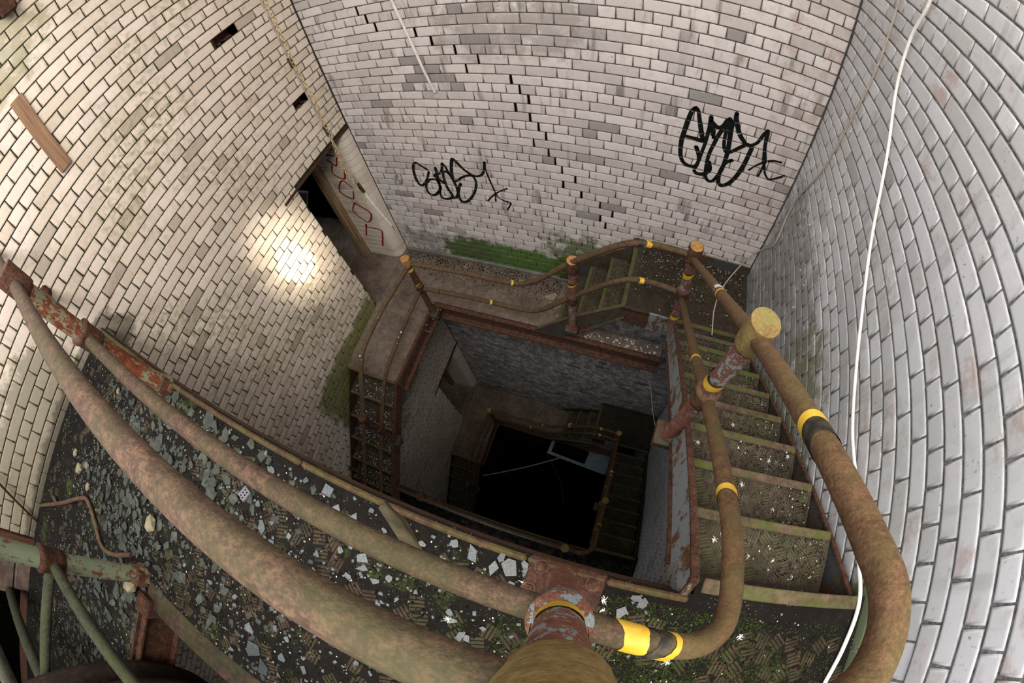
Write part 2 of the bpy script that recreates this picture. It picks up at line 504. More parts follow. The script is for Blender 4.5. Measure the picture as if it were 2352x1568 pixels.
M['wood'] = mat_wood('plank_wood', lin('#6b503c'), lin('#8c6d55'), lin('#a1836a'), 2)
M['wood_frame'] = mat_wood('frame_wood', lin('#5c4a38'), lin('#8a7358'), lin('#a8937a'), 2)
M['wood_rot'] = mat_wood('rotten_wood', lin('#2a261a'), lin('#433d2b'), lin('#57503b'), 0)
M['wood_red'] = mat_wood('red_wood', lin('#3a241c'), lin('#54382c'), lin('#6b4a3a'), 2)

# ------------------------------------------------------------------ walls
SIDES = {'back': ((0, D_Y, 0), 0.0, 1), 'left': ((0, 0, 0), PI / 2, 1), 'right': ((W_X, 0, 0), -PI / 2, -1), 'front': ((0, F_Y, 0), PI, -1)}


def side_matrix(side):
    o, a, s = SIDES[side]
    return Matrix.Translation(o) @ Matrix.Rotation(a, 4, 'Z')


def to_world(side, u, d, z):
    o, a, s = SIDES[side]
    return side_matrix(side) @ Vector((u * s, -d, z))


def slab(name, side, u0, u1, z0, z1, holes, mat, depth=.14, d0=-.006):
    """mortar bed with real openings: cells between the opening edges"""
    us = sorted({u0, u1, *[h[0] for h in holes], *[h[1] for h in holes]})
    zs = sorted({z0, z1, *[h[2] for h in holes], *[h[3] for h in holes]})
    us = [x for x in us if u0 <= x <= u1]; zs = [x for x in zs if z0 <= x <= z1]
    mb = MB()
    Ms = side_matrix(side); s = SIDES[side][2]
    for i in range(len(us) - 1):
        for j in range(len(zs) - 1):
            uc, zc = (us[i] + us[i + 1]) / 2, (zs[j] + zs[j + 1]) / 2
            if any(h[0] < uc < h[1] and h[2] < zc < h[3] for h in holes): continue
            a, b = sorted((us[i] * s, us[i + 1] * s))
            mb.box((a, -d0, zs[j]), (b, -d0 + depth, zs[j + 1]), M=Ms)
    return mb.build(name, mat, kind='structure')


BRICK_V = None


def brick_arrays(L, H, jit=None):
    """16 vertices: flat face ring, face edge ring, bevel ring, buried back ring; front looks along -y"""
    x, z = L / 2, H / 2
    rings = [(.010, 0.0), (.0028, .0003), (0.0, .0032), (0.0, .022)]
    V = []
    for ins, y in rings:
        V += [(-x + ins, y, -z + ins), (x - ins, y, -z + ins), (x - ins, y, z - ins), (-x + ins, y, z - ins)]
    F = [(0, 1, 2, 3)]
    for r in range(3):
        for k in range(4):
            a, b = r * 4 + k, r * 4 + (k + 1) % 4
            F.append((a + 4, b + 4, b, a))
    return np.array(V), np.array(F), np.array([0.0] * 4 + [.5] * 4 + [1.0] * 8)


def course_bricks(u0, u1, z0, z1, holes, phase, joint, crack=None):
    """English garden wall bond: one header course, three stretcher courses"""
    out = []
    k0, k1 = int(math.ceil((z0 - Z0) / CO)), int(math.floor((z1 - Z0) / CO))
    for k in range(k0, k1 + 1):
        z = Z0 + k * CO
        m = k % 4
        if m == 0: step, off = HM, 0.0
        elif m == 2: step, off = 2 * HM, 1.5 * HM
        else: step, off = 2 * HM, .5 * HM
        blk = (k // 4) % 2
        off += phase + (HM * blk if m else 0)
        off += random.uniform(-.006, .006)
        i0 = int(math.floor((u0 - off) / step)) - 1
        js = [off + i * step + random.uniform(-.003, .003) for i in range(i0, int((u1 - u0) / step) + i0 + 5)]
        js = sorted({u0, u1, *[j for j in js if u0 + .035 < j < u1 - .035]})
        # cut by openings
        segs = []
        for a, b in zip(js[:-1], js[1:]):
            parts = [(a, b)]
            for h in holes:
                if h[2] < z < h[3]:
                    nx = []
                    for (p, q) in parts:
                        if q <= h[0] or p >= h[1]: nx.append((p, q)); continue
                        if p < h[0]: nx.append((p, h[0]))
                        if q > h[1]: nx.append((h[1], q))
                    parts = nx
            segs += [s for s in parts if s[1] - s[0] > .025]
        cj = None
        if crack is not None and crack[-1][1] <= z <= crack[0][1]:
            zz = [c[1] for c in crack][::-1]; xx = [c[0] for c in crack][::-1]
            xc = float(np.interp(z, zz, xx))
            cj = min((s[1] for s in segs), key=lambda e: abs(e - xc))
        for a, b in segs:
            e = b - joint / 2
            if cj is not None and abs(b - cj) < 1e-6:
                e = b - random.uniform(.012, .02)
                CRACKS.append((e, b - joint / 2 + .002, z))
            out.append((a + joint / 2, e, z))
    return out


CRACKS = []
BRICK_CACHE = {}


def brick_mesh(L, H, mat, key):
    kk = (round(L / .004), round(H / .002), key)
    if kk not in BRICK_CACHE:
        V, F, E = brick_arrays(round(L / .004) * .004, round(H / .002) * .002)
        BRICK_CACHE[kk] = np_mesh('brick', V, F, mat, E)
    return BRICK_CACHE[kk]


def lay_bricks(wall, side, bricks, mat, joint, n_single=300, rough=1.0):
    """the bricks that show largest are objects of their own, the rest one joined part"""
    Ms = side_matrix(side); s = SIDES[side][2]; H = CO - joint
    o, ang, _ = SIDES[side]
    ctr = np.array([to_world(side, (a + b) / 2, 0, z) for a, b, z in bricks])
    crn = []
    for a, b, z in bricks:
        for u, zz in ((a, z - H / 2), (b, z - H / 2), (b, z + H / 2), (a, z + H / 2)):
            crn.append(to_world(side, u, 0, zz))
    q = fisheye(np.array(crn)).reshape(-1, 4, 2)
    x, y = q[..., 0], q[..., 1]
    area = .5 * np.abs((x * np.roll(y, -1, 1) - np.roll(x, -1, 1) * y).sum(1))
    c = q.mean(1)
    inside = (c[:, 0] > -30) & (c[:, 0] < 2382) & (c[:, 1] > -30) & (c[:, 1] < 1598)
    area = np.where(inside, area, 0)
    order = np.argsort(-area)
    single = set(order[:n_single].tolist())
    VV = []; FF = []; EE = []; n = 0
    R3 = np.array(Ms.to_3x3())
    for i, (a, b, z) in enumerate(bricks):
        L = b - a
        d = random.gauss(0, .0012) * rough
        tz, tx = random.gauss(0, .006) * rough, random.gauss(0, .006) * rough
        um = (a + b) / 2
        if i in single:
            ob = bpy.data.objects.new('brick', brick_mesh(L, H, mat, mat.name))
            ob.location = to_world(side, um, d, z)
            ob.rotation_euler = (tx, 0, ang + tz)
            ob.parent = wall
            COL.objects.link(ob)
        else:
            V, F, E = brick_arrays(L, H)
            V = V + 0.0
            V[:, 1] += V[:, 0] * tz - V[:, 2] * tx
            V += np.array([um * s, -d, z])
            VV.append(V @ R3.T + np.array(o)); FF.append(F + n); EE.append(E); n += 16
    if VV:
        link_mesh('brickwork', np_mesh('brickwork', np.concatenate(VV), np.concatenate(FF), mat, np.concatenate(EE)), wall, kind='stuff')


door_hole = lambda dz: (DOOR_Y, D_Y + .2, DOOR_Z0 - .1 + dz, DOOR_Z1 + dz)
hole_a = (1.853, 2.082, Z0 + CO * 5 - CO / 2 + .003, Z0 + CO * 5 + CO / 2 - .003)
hole_b = (2.225, 2.42, Z0 - CO * 6 - CO / 2 - .01, Z0 - CO * 6 + CO / 2 + .02)
front_door = (-3.95, -1.655, -.6, 1.6)
left_holes = [door_hole(0), door_hole(ST), hole_a, hole_b, front_door]
wall_left = slab('wall_left', 'left', F_Y, D_Y, Z_BOT, Z_TOP, left_holes, M['mortar_dark'])
yA = 2.2960
lay_bricks(wall_left, 'left', course_bricks(F_Y, D_Y - .004, Z_LOW, 2.75, left_holes, yA + HM / 2, .0065), M['brick_left'], .0065)
for h in (hole_a, hole_b):                      # the pockets left by lost bricks
    mb = MB()
    x0, y0, y1, z0, z1 = -.12, h[0], h[1], h[2], h[3]
    mb.box((x0 - .01, y0 - .01, z0 - .01), (x0, y1 + .01, z1 + .01))
    mb.box((x0, y0 - .02, z0), (-.01, y0, z1)); mb.box((x0, y1, z0), (-.01, y1 + .02, z1))
    mb.box((x0, y0, z0 - .02), (-.012, y1, z0)); mb.box((x0, y0, z1), (-.01, y1, z1 + .02))
    for k in range(7):
        yy = random.uniform(y0 + .02, y1 - .02); r = random.uniform(.006, .016)
        mb.box((x0 + .01 + random.uniform(0, .06), yy - r, z0), (x0 + .03 + random.uniform(.02, .07), yy + r, z0 + r), bev=.003)
    mb.build('brick_pocket', M['wood_red'], wall_left)

CR = [(0.608, .374), (0.713, .251), (0.811, .195), (0.926, .127), (1.053, .085), (1.187, -.005), (1.366, -.091), (1.414, -.151), (1.522, -.249), (1.652, -.344), (1.818, -.433),
      (1.87, -.508), (1.78, -.603), (1.872, -.676), (1.908, -.78), (1.962, -.861), (1.974, -.95), (2.115, -1.042), (2.037, -1.13), (2.101, -1.216), (2.213, -1.293), (2.212, -1.399),
      (2.278, -1.463), (2.338, -1.559), (2.453, -1.641), (2.565, -1.696), (2.489, -1.811), (2.566, -1.913)]
wall_back = slab('wall_back', 'back', -.14, W_X + .14, Z_BOT, Z_TOP, [], M['mortar_mid'])
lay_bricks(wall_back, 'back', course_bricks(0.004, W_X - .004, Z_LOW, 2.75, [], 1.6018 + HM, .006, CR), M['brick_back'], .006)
mb = MB()
for a, b, z in CRACKS:
    mb.box((a, D_Y + .0045, z - CO / 2 + .001), (b, D_Y + .007, z + CO / 2 - .001))  # near-black strips paint the shade inside the open crack
mb.build('crack', M['black'], wall_back, label='black stepped crack running down through the brick joints')
wall_right = slab('wall_right', 'right', F_Y, D_Y, Z_BOT, Z_TOP, [], M['mortar_grey'], d0=-.0055)
lay_bricks(wall_right, 'right', course_bricks(F_Y, D_Y - .004, Z_LOW, 2.75, [], 2.146, .0085), M['brick_right'], .0085, rough=1.0)
wall_front = slab('wall_front', 'front', -.14, W_X + .14, Z_BOT, Z_TOP, [], M['mortar_dark'])
lay_bricks(wall_front, 'front', course_bricks(.004, W_X - .004, -7, .4, [], .3, .0065), M['brick_back'], .0065, n_single=0)
mb = MB(); mb.box((-.2, .1, Z_TOP), (W_X + .2, D_Y + .2, Z_TOP + .12)); mb.box((-.2, F_Y - .2, Z_TOP), (W_X + .2, -1.8, Z_TOP + .12)); mb.build('light_block_roof', M['mortar_mid'], kind='structure')  # added unseen slabs, sized to keep overhead light out of the deep well
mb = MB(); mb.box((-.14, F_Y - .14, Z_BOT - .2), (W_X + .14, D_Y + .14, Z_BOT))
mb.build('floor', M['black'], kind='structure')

mb = MB(); mb.box((.0, -1.17, -4.80), (W_X, -1.06, -.30)); mb.box((.0, -1.17, Z_BOT), (W_X, -1.06, -5.2)); mb.build('light_block_wall', M['mortar_mid'], kind='structure')  # added unseen wall, stops light leaking in through the second opening

# ------------------------------------------------------------------ doorways in the left wall
for lv, dz in enumerate((0.0, ST)):
    z0, z1 = DOOR_Z0 + dz, DOOR_Z1 + dz
    mb = MB()                                    # mortar core of the right-hand jamb
    mb.prism([(-.56, 2.525), (-.15, 2.525), (-.09, 2.545), (-.02, 2.615), (-.008, 2.66), (-.008, D_Y + .14), (-.56, D_Y + .14)], z0, z1)
    door = mb.build('door_%d' % (lv + 1), M['mortar_dark'], kind='structure')
    nb = int(round((z1 - z0) / CO))
    hb = (z1 - z0) / nb
    for k in range(nb):                          # round-nosed jamb bricks, one course at a time
        a, b = z0 + k * hb + .004, z0 + (k + 1) * hb - .004
        xs = -.20 if k % 2 else -.27
        arc = [(-.105 + .105 * math.sin(t), 2.515 + .11 - .11 * math.cos(t)) for t in np.linspace(0, PI / 2, 7)]
        poly = [(xs, 2.56), (xs, 2.515)] + arc + [(0.0, D_Y - .003), (-.03, D_Y)]
        MB().prism(poly, a, b).build('brick', M['brick_door'], door)
        cuts = [xs - .006, xs - .006 - (.115 if k % 2 else .17), -.50]
        for p, q in zip(cuts[:-1], cuts[1:]):
            if p - q > .03:
                MB().box((q + .003, 2.515, a), (p, 2.56, b), bev=.002).build('brick', M['brick_door'], door)
    # lintel iron, soffit, timber post
    MB().box((-.11, DOOR_Y - .19, z1 - .012), (.012, D_Y - .002, z1 + .012), bev=.003).build('iron_lintel', M['rust_dark'], door)
    MB().box((-.62, DOOR_Y - .02, z1 + .012), (-.11, D_Y, z1 + .12)).build('soffit', M['mortar_mid'], door)
    MB().box((-.62, DOOR_Y - .14, z0), (-.12, DOOR_Y - .0, z1 + .1)).build('jamb', M['mortar_mid'], door)
    mb = MB()
    mb.box((-.60, 2.445, z0), (-.50, 2.525, z1), bev=.006); mb.box((-.585, 2.425, z0), (-.55, 2.447, z1), bev=.004); mb.box((-.53, 2.43, z0), (-.512, 2.446, z1), bev=.004)
    mb.build('frame_post', M['wood_frame'], door, label='bare timber door post')
    if lv == 0:
        DOOR1 = door
mb = MB()
for dz in (0, ST):
    mb.box((-3.6, .6, -2.88 + dz - .1), (-.002, D_Y + .3, -2.88 + dz))
mb.build('floor_corridor', M['concrete'], kind='structure')
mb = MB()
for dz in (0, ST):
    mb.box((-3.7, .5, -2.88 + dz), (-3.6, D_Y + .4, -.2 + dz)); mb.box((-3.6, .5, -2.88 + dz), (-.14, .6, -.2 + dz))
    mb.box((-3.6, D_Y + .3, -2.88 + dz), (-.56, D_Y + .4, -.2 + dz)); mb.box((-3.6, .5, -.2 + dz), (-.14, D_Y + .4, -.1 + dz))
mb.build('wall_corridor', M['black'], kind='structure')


# ------------------------------------------------------------------ writing on the walls
def strokes(name, paths, width, frame, mat, parent, label, skip=.0016, taper=()):
    """spray strokes: ribbons that follow the wall face; the paint misses the recessed bed joints"""
    mb = MB()
    for pi, P in enumerate(paths):
        P = [Vector((a, b, 0)) for a, b in P]
        Q = []
        for i in range(len(P) - 1):
            p0 = P[i - 1] if i else P[0] * 2 - P[1]
            p1, p2 = P[i], P[i + 1]; p3 = P[i + 2] if i + 2 < len(P) else P[-1] * 2 - P[-2]
            n = max(2, int((p2 - p1).length / .003))
            for k in range(n):
                t = k / n
                Q.append(.5 * ((2 * p1) + (p2 - p0) * t + (2 * p0 - 5 * p1 + 4 * p2 - p3) * t * t + (3 * p1 - p0 - 3 * p2 + p3) * t ** 3))
        Q.append(P[-1])
        L = []; R = []
        for i, q in enumerate(Q):
            T = (Q[min(i + 1, len(Q) - 1)] - Q[max(i - 1, 0)]); T = T.normalized() if T.length > 1e-9 else Vector((1, 0, 0))
            n = Vector((-T.y, T.x, 0)); t = i / (len(Q) - 1)
            wd = width * (.82 + .3 * math.sin(3.1 * t + pi) ** 2) * (1 if pi not in taper else .55)
            L.append(q + n * wd / 2); R.append(q - n * wd / 2)
        lift = .0042 + .0001 * pi
        for i in range(len(Q) - 1):
            zc = Q[i].y
            if skip and abs(Q[i + 1].y - Q[i].y) > .45 * (Q[i + 1] - Q[i]).length and abs((zc - Z0) / CO - math.floor((zc - Z0) / CO) - .5) * CO < skip: continue
            mb.add([frame(L[i], lift), frame(R[i], lift), frame(R[i + 1], lift), frame(L[i + 1], lift)], [(0, 1, 2, 3)])
        for e in (0, -1):                          # round ends
            cc = Q[e]; wd = width * .5 * (1 if pi not in taper else .55)
            mb.add([frame(cc + Vector((wd * math.cos(a), wd * math.sin(a), 0)), lift) for a in np.linspace(0, 2 * PI, 10)[:-1]], [tuple(range(9))])
    return mb.build(name, mat, parent, label=label)


G1=[[(0.753,-1.413),(0.702,-1.37),(0.655,-1.334),(0.62,-1.357),(0.592,-1.434),(0.58,-1.544),(0.592,-1.629),(0.623,-1.656),(0.67,-1.619),(0.72,-1.545),(0.766,-1.449)],[(0.859,-1.382),(0.856,-1.438),(0.848,-1.496),(0.838,-1.564),(0.841,-1.614),(0.837,-1.666),(0.804,-1.723),(0.746,-1.78),(0.701,-1.787),(0.669,-1.751),(0.666,-1.69),(0.692,-1.617),(0.747,-1.558),(0.8,-1.544),(0.834,-1.564),(0.846,-1.622),(0.832,-1.684),(0.814,-1.747),(0.822,-1.809),(0.874,-1.822),(0.944,-1.793)],[(0.951,-1.317),(0.928,-1.39),(0.894,-1.446),(0.822,-1.487),(0.86,-1.544),(0.909,-1.588)],[(0.952,-1.313),(0.976,-1.353),(0.993,-1.438),(1.013,-1.515),(1.03,-1.603),(1.032,-1.678),(1.025,-1.722),(0.995,-1.775),(0.959,-1.786),(0.947,-1.727),(0.928,-1.669),(0.918,-1.603),(0.918,-1.504),(0.934,-1.429),(0.965,-1.421),(0.991,-1.446)],[(1.014,-1.459),(1.04,-1.354),(1.071,-1.251),(1.099,-1.263),(1.153,-1.347),(1.213,-1.408),(1.274,-1.438),(1.333,-1.417),(1.374,-1.354),(1.399,-1.248)],[(1.069,-1.259),(1.043,-1.353),(1.02,-1.474),(1.022,-1.53),(1.053,-1.534),(1.124,-1.476),(1.194,-1.442),(1.242,-1.446),(1.263,-1.494),(1.256,-1.559),(1.227,-1.646),(1.175,-1.739),(1.114,-1.811),(1.062,-1.834),(1.03,-1.8),(1.028,-1.722),(1.056,-1.632),(1.09,-1.569)],[(1.399,-1.248),(1.396,-1.329),(1.407,-1.432),(1.429,-1.553),(1.445,-1.639)],[(1.344,-1.763),(1.4,-1.688),(1.445,-1.643),(1.514,-1.585),(1.572,-1.55)],[(1.445,-1.639),(1.428,-1.75)],[(1.447,-1.646),(1.473,-1.699),(1.529,-1.729),(1.582,-1.743),(1.57,-1.787),(1.537,-1.851)]]
G2=[[(3.096,-0.359),(3.116,-0.379),(3.136,-0.45),(3.176,-0.582),(3.193,-0.626),(3.123,-0.626),(3.039,-0.623)],[(3.096,-0.359),(3.073,-0.396),(3.059,-0.472),(3.048,-0.566),(3.039,-0.651),(3.041,-0.735),(3.054,-0.818),(3.084,-0.874),(3.129,-0.896),(3.17,-0.89),(3.191,-0.853),(3.201,-0.76),(3.212,-0.654),(3.216,-0.537),(3.217,-0.451),(3.213,-0.406)],[(3.154,-0.7),(3.174,-0.74),(3.193,-0.804),(3.193,-0.864),(3.18,-0.917),(3.195,-0.949),(3.238,-0.951),(3.279,-0.921),(3.294,-0.879),(3.275,-0.813)],[(3.213,-0.411),(3.238,-0.498),(3.263,-0.576)],[(3.213,-0.432),(3.25,-0.467),(3.282,-0.478),(3.307,-0.454),(3.323,-0.407),(3.343,-0.38)],[(3.343,-0.38),(3.33,-0.441),(3.299,-0.521),(3.275,-0.639),(3.26,-0.741),(3.262,-0.859),(3.278,-0.959),(3.31,-0.999),(3.342,-0.988),(3.366,-0.928),(3.384,-0.86),(3.39,-0.768),(3.39,-0.669),(3.381,-0.57),(3.37,-0.465),(3.367,-0.413),(3.344,-0.385)],[(3.34,-0.386),(3.34,-0.449),(3.342,-0.556),(3.355,-0.635),(3.383,-0.677),(3.419,-0.658),(3.455,-0.617),(3.501,-0.567),(3.53,-0.557),(3.553,-0.576),(3.55,-0.634),(3.537,-0.757),(3.511,-0.876),(3.472,-0.967),(3.424,-1.01),(3.389,-0.984),(3.378,-0.875),(3.398,-0.783),(3.439,-0.739)],[(3.381,-0.321),(3.384,-0.356),(3.401,-0.402),(3.433,-0.476),(3.473,-0.527),(3.512,-0.558),(3.55,-0.549),(3.584,-0.509),(3.605,-0.436),(3.627,-0.389)],[(3.627,-0.389),(3.635,-0.446),(3.645,-0.531),(3.672,-0.635),(3.68,-0.679)],[(3.59,-0.779),(3.634,-0.715),(3.685,-0.665),(3.741,-0.631),(3.805,-0.621)],[(3.686,-0.683),(3.679,-0.77),(3.673,-0.815)],[(3.687,-0.688),(3.717,-0.767),(3.761,-0.812),(3.811,-0.785),(3.868,-0.734)]]
GR=[[(-0.328,-1.108),(-0.191,-1.121)],[(-0.321,-1.185),(-0.235,-1.267),(-0.176,-1.168),(-0.135,-1.14)],[(-0.294,-1.262),(-0.348,-1.394),(-0.223,-1.468),(-0.148,-1.334)],[(-0.171,-1.598),(-0.274,-1.501),(-0.396,-1.687),(-0.261,-1.793),(-0.19,-1.668)],[(-0.269,-1.867),(-0.105,-2.026),(-0.227,-2.199),(-0.364,-2.029),(-0.269,-1.867)],[(-0.383,-2.484),(-0.278,-2.261),(-0.289,-2.299),(-0.099,-2.327),(-0.094,-2.399),(-0.202,-2.659)],[(-0.242,-1.04),(-0.185,-1.034)]]
fr_back = lambda q, l: (q.x, D_Y - l, q.y)
fr_rev = lambda q, l: (q.x, 2.515 - l, q.y)
strokes('graffiti_tag', G1, .031, fr_back, M['spray_black'], wall_back, 'black looping spray tag low on the back wall beside the doorway corner', taper=(6, 7, 8, 9))
strokes('graffiti_tag', G2, .033, fr_back, M['spray_black'], wall_back, 'large black spray tag with a star, high near the right corner', taper=(9, 10, 11))
strokes('red_lettering', GR, .020, fr_rev, M['spray_red'], DOOR1, 'red sprayed characters running down the door jamb', skip=0)


# ------------------------------------------------------------------ a thing = Empty at its base, parts keep world-space shapes
class Thing:
    def __init__(self, name, base, **kw):
        self.e = empty(name, base, **kw); self.off = Vector((-base[0], -base[1], -base[2]))

    def part(self, name, mb, mat, parent=None, **kw):
        o = mb.build(name, mat, parent if parent is not None else self.e, **kw)
        if parent is None: o.location = self.off
        return o


def children(o): return [c for c in bpy.data.objects if c.parent is o]


def copy_tree(o, parent=None, kids=None):
    if kids is None:
        kids = {}
        for c in bpy.data.objects:
            if c.parent is not None: kids.setdefault(c.parent.name, []).append(c)
    c = o.copy(); COL.objects.link(c)
    if parent is not None: c.parent = parent
    for ch in kids.get(o.name, []): copy_tree(ch, c, kids)
    return c


def lower_copy(t, label):
    c = copy_tree(t.e)
    c.location = t.e.location + Vector((0, 0, ST))
    c['label'] = label
    return c


def plate_yz(mb, poly, x0, x1):
    n = len(poly)
    vs = [(x0, y, z) for y, z in poly] + [(x1, y, z) for y, z in poly]
    return mb.add(vs, [tuple(range(n)), tuple(range(2 * n - 1, n - 1, -1))] + [(i, n + i, n + (i + 1) % n, (i + 1) % n) for i in range(n)])


def plate_xz(mb, poly, y0, y1):
    n = len(poly)
    vs = [(x, y0, z) for x, z in poly] + [(x, y1, z) for x, z in poly]
    return mb.add(vs, [tuple(range(n)), tuple(range(2 * n - 1, n - 1, -1))] + [(i, n + i, n + (i + 1) % n, (i + 1) % n) for i in range(n)])


def ribs_mesh(name, rects, z, mat, s=.058, ang0=.35, avoid=None):
    """basket-weave tread pattern: little groups of four raised bars in three directions"""
    x0 = min(r[0] for r in rects); x1 = max(r[1] for r in rects); y0 = min(r[2] for r in rects); y1 = max(r[3] for r in rects)
    V = []; F = []; n = 0
    h = s * math.sqrt(3) / 2
    L, pitch, wd, ht = s * .86, s * .215, s * .09, .0035
    for j in range(int((y1 - y0) / h) + 1):
        for i in range(int((x1 - x0) / s) + 2):
            cx = x0 + (i + (.5 if j % 2 else 0)) * s; cy = y0 + j * h
            if not any(r[0] + .02 < cx < r[1] - .02 and r[2] + .02 < cy < r[3] - .02 for r in rects): continue
            if avoid and avoid(cx, cy): continue
            a = ang0 + ((i - (j // 2) * 1 + j) % 3) * PI / 3
            c, q = math.cos(a), math.sin(a)
            for b in range(4):
                o = (b - 1.5) * pitch
                for u, v, zz in ((-L / 2, o - wd, 0), (L / 2, o - wd, 0), (L / 2, o + wd, 0), (-L / 2, o + wd, 0),
                                 (-L / 2 + .002, o - wd * .5, ht), (L / 2 - .002, o - wd * .5, ht), (L / 2 - .002, o + wd * .5, ht), (-L / 2 + .002, o + wd * .5, ht)):
                    V.append((cx + u * c - v * q, cy + u * q + v * c, z + zz))
                F += [(n + 4, n + 5, n + 6, n + 7), (n, n + 1, n + 5, n + 4), (n + 1, n + 2, n + 6, n + 5), (n + 2, n + 3, n + 7, n + 6), (n + 3, n, n + 4, n + 7)]
                n += 8
    return np_mesh(name, V, F, mat)


# ------------------------------------------------------------------ near landing (z = 0)
T = Thing('stair_landing', (2.0, -.6, 0), label='dark debris-strewn iron landing nearest the camera with a mossy right end', cat='landing', group='stair landings')
mb = MB()
mb.box((.004, -1.04, -.03), (W_X - .012, -.075, 0)); mb.box((.004, F_Y + .01, -.03), (1.43, -1.04, 0)); mb.box((3.31, -.075, -.03), (W_X - .012, -.02, 0))
T.part('plate', mb, M['plate'])
rm = ribs_mesh('rib_pattern', [(.1, 3.95, -.92, -.13), (.1, 1.4, -2.4, -.92)], -.0012, M['plate_rib'], avoid=lambda x, y: random.random() < (.88 if x < 1.5 else .55))
o = link_mesh('rib_pattern', rm, T.e, kind='stuff'); o.location = T.off
xs = [.02, 1.07, 2.02, 2.82, 3.05, 3.30]
for a, b in zip(xs[:-1], xs[1:]):
    mb = MB(); mb.box((a + .002, -.102, -.012), (b - .002, -.080, .013), bev=.007); T.part('edge_strip', mb, M['strip'])
mb = MB(); mb.box((3.33, -.066, -.008), (3.93, -.02, .005), bev=.003); T.part('edge_strip', mb, M['nosing'])
mb = MB(); mb.box((1.45, -1.045, -.01), (W_X - .02, -.93, .006), bev=.003); T.part('edge_strip', mb, M['plate_rib'])
mb = MB(); mb.box((.02, -.10, -.26), (3.30, -.075, -.004)); T.part('edge_beam', mb, M['rust'])
mb = MB(); mb.box((1.43, -1.045, -.26), (W_X - .02, -1.035, -.03)); T.part('edge_beam', mb, M['rust_dark'])
mb = MB(); mb.box((1.425, F_Y + .01, -.26), (1.437, -1.04, .02)); mb.box((1.437, F_Y + .01, -.02), (1.47, -1.04, .0), bev=.004); mb.box((1.437, F_Y + .01, -.26), (1.47, -1.04, -.235), bev=.004); mb.box((1.425, -1.10, -.26), (1.52, -1.0, .045), bev=.01)
T.part('edge_beam', mb, M['rust_dark'])
NEAR = T
lower_copy(T, 'unlit lower iron landing far below its nearest twin, seen only at its edge')
for c in bpy.data.objects:
    pass

# ------------------------------------------------------------------ back-right landing (z = -2)
ZR, ZL = -2.0, -2.88
T = Thing('stair_landing', (3.4, 2.3, ZR), label='square iron corner landing between the two stair flights at the right corner', cat='landing', group='stair landings')
mb = MB(); mb.box((2.83, 1.955, ZR - .02), (W_X - .012, D_Y - .004, ZR)); T.part('plate', mb, M['tread'])
o = link_mesh('rib_pattern', ribs_mesh('rib_pattern', [(2.88, 3.95, 2.0, 2.66)], ZR - .001, M['plate_rib']), T.e, kind='stuff'); o.location = T.off
mb = MB(); mb.box((2.815, 1.98, ZR - .04), (2.855, D_Y - .03, ZR + .004), bev=.003); T.part('nosing', mb, M['nosing'])
mb = MB(); mb.box((3.33, 1.945, ZR - .04), (3.93, 1.985, ZR + .004), bev=.003); T.part('nosing', mb, M['nosing'])
mb = MB()
plate_xz(mb, [(2.84, ZR + .03), (3.08, ZR + .02), (3.08, ZR - .24), (2.84, ZR - .22)], 1.955, 1.967)
T.part('edge_beam', mb, M['rust'])
mb = MB(); plate_xz(mb, [(3.08, ZR + .025), (3.31, ZR + .015), (3.31, ZR - .27), (3.08, ZR - .25)], 1.952, 1.967); T.part('edge_beam', mb, M['paint_blue'])
mb = MB(); mb.box((2.83, D_Y - .035, ZR), (W_X - .012, D_Y - .02, ZR + .12)); T.part('skirting', mb, M['paint_dark'])
RIGHTL = T
lower_copy(T, 'unlit lower corner landing at the foot of the lower right flight')

# ------------------------------------------------------------------ back-left landing (z = -2.88)
T = Thing('stair_landing', (.9, 2.3, ZL), label='brown concrete landing in front of the doorway, L-shaped around the open well', cat='landing', group='stair landings')
mb = MB()
mb.box((.004, .95, ZL - .06), (.715, 1.99, ZL)); mb.box((.004, 1.99, ZL - .06), (2.22, D_Y - .004, ZL)); mb.box((2.22, 1.99, ZL - .06), (3.34, 2.15, ZL - .0))
T.part('slab', mb, M['concrete'])
mb = MB(); mb.box((.70, .95, ZL - .22), (.712, 1.97, ZL + .02)); mb.box((.712, .95, ZL - .22), (.76, 1.97, ZL - .20)); mb.box((.712, .95, ZL - .0), (.735, 1.97, ZL + .02))
T.part('edge_beam', mb, M['rust'])
mb = MB()
mb.box((.72, 2.0, ZL - .22), (3.36, 2.012, ZL + .012)); mb.box((.74, 1.955, ZL - .015), (3.36, 2.01, ZL + .012)); mb.box((.74, 1.93, ZL - .235), (3.36, 2.01, ZL - .215))
T.part('edge_beam', mb, M['rust'])
mb = MB(); mb.box((.03, .93, ZL - .045), (.68, .96, ZL + .004), bev=.003); T.part('nosing', mb, M['nosing'])
mb = MB(); mb.box((.02, D_Y - .05, ZL), (2.25, D_Y - .012, ZL + .07), bev=.015); T.part('skirting', mb, M['concrete_grey'])
LEFTL = T
lower_copy(T, 'dim grey lower landing below the doorway with a gap at its end')

# ------------------------------------------------------------------ stair flights
RISE = .222


def tread_parts(T, name, x0, x1, ya, yb, z, run_axis='y', far=1, first=None):
    pass


def make_tread(wid, dep):
    """meshes for one tread, local: x along the width, y from back (0) to front edge (dep)"""
    a = MB().box((0, 0, -.018), (wid, dep - .03, 0)).mesh('tread', M['tread'])
    b = MB().box((.0, dep - .036, -.045), (wid, dep, .0035), bev=.004).mesh('nosing', M['nosing'])
    c = ribs_mesh('rib_pattern', [(0.0, wid, 0.0, dep - .02)], -.0012, M['tread_rib'], s=.052)
    return a, b, c


def add_tread(T, meshes, loc, rz):
    a, b, c = meshes
    t = link_mesh('tread', a, T.e); t.location = Vector(loc) + T.off; t.rotation_euler = (0, 0, rz)
    link_mesh('nosing', b, t)
    link_mesh('rib_pattern', c, t, kind='stuff')


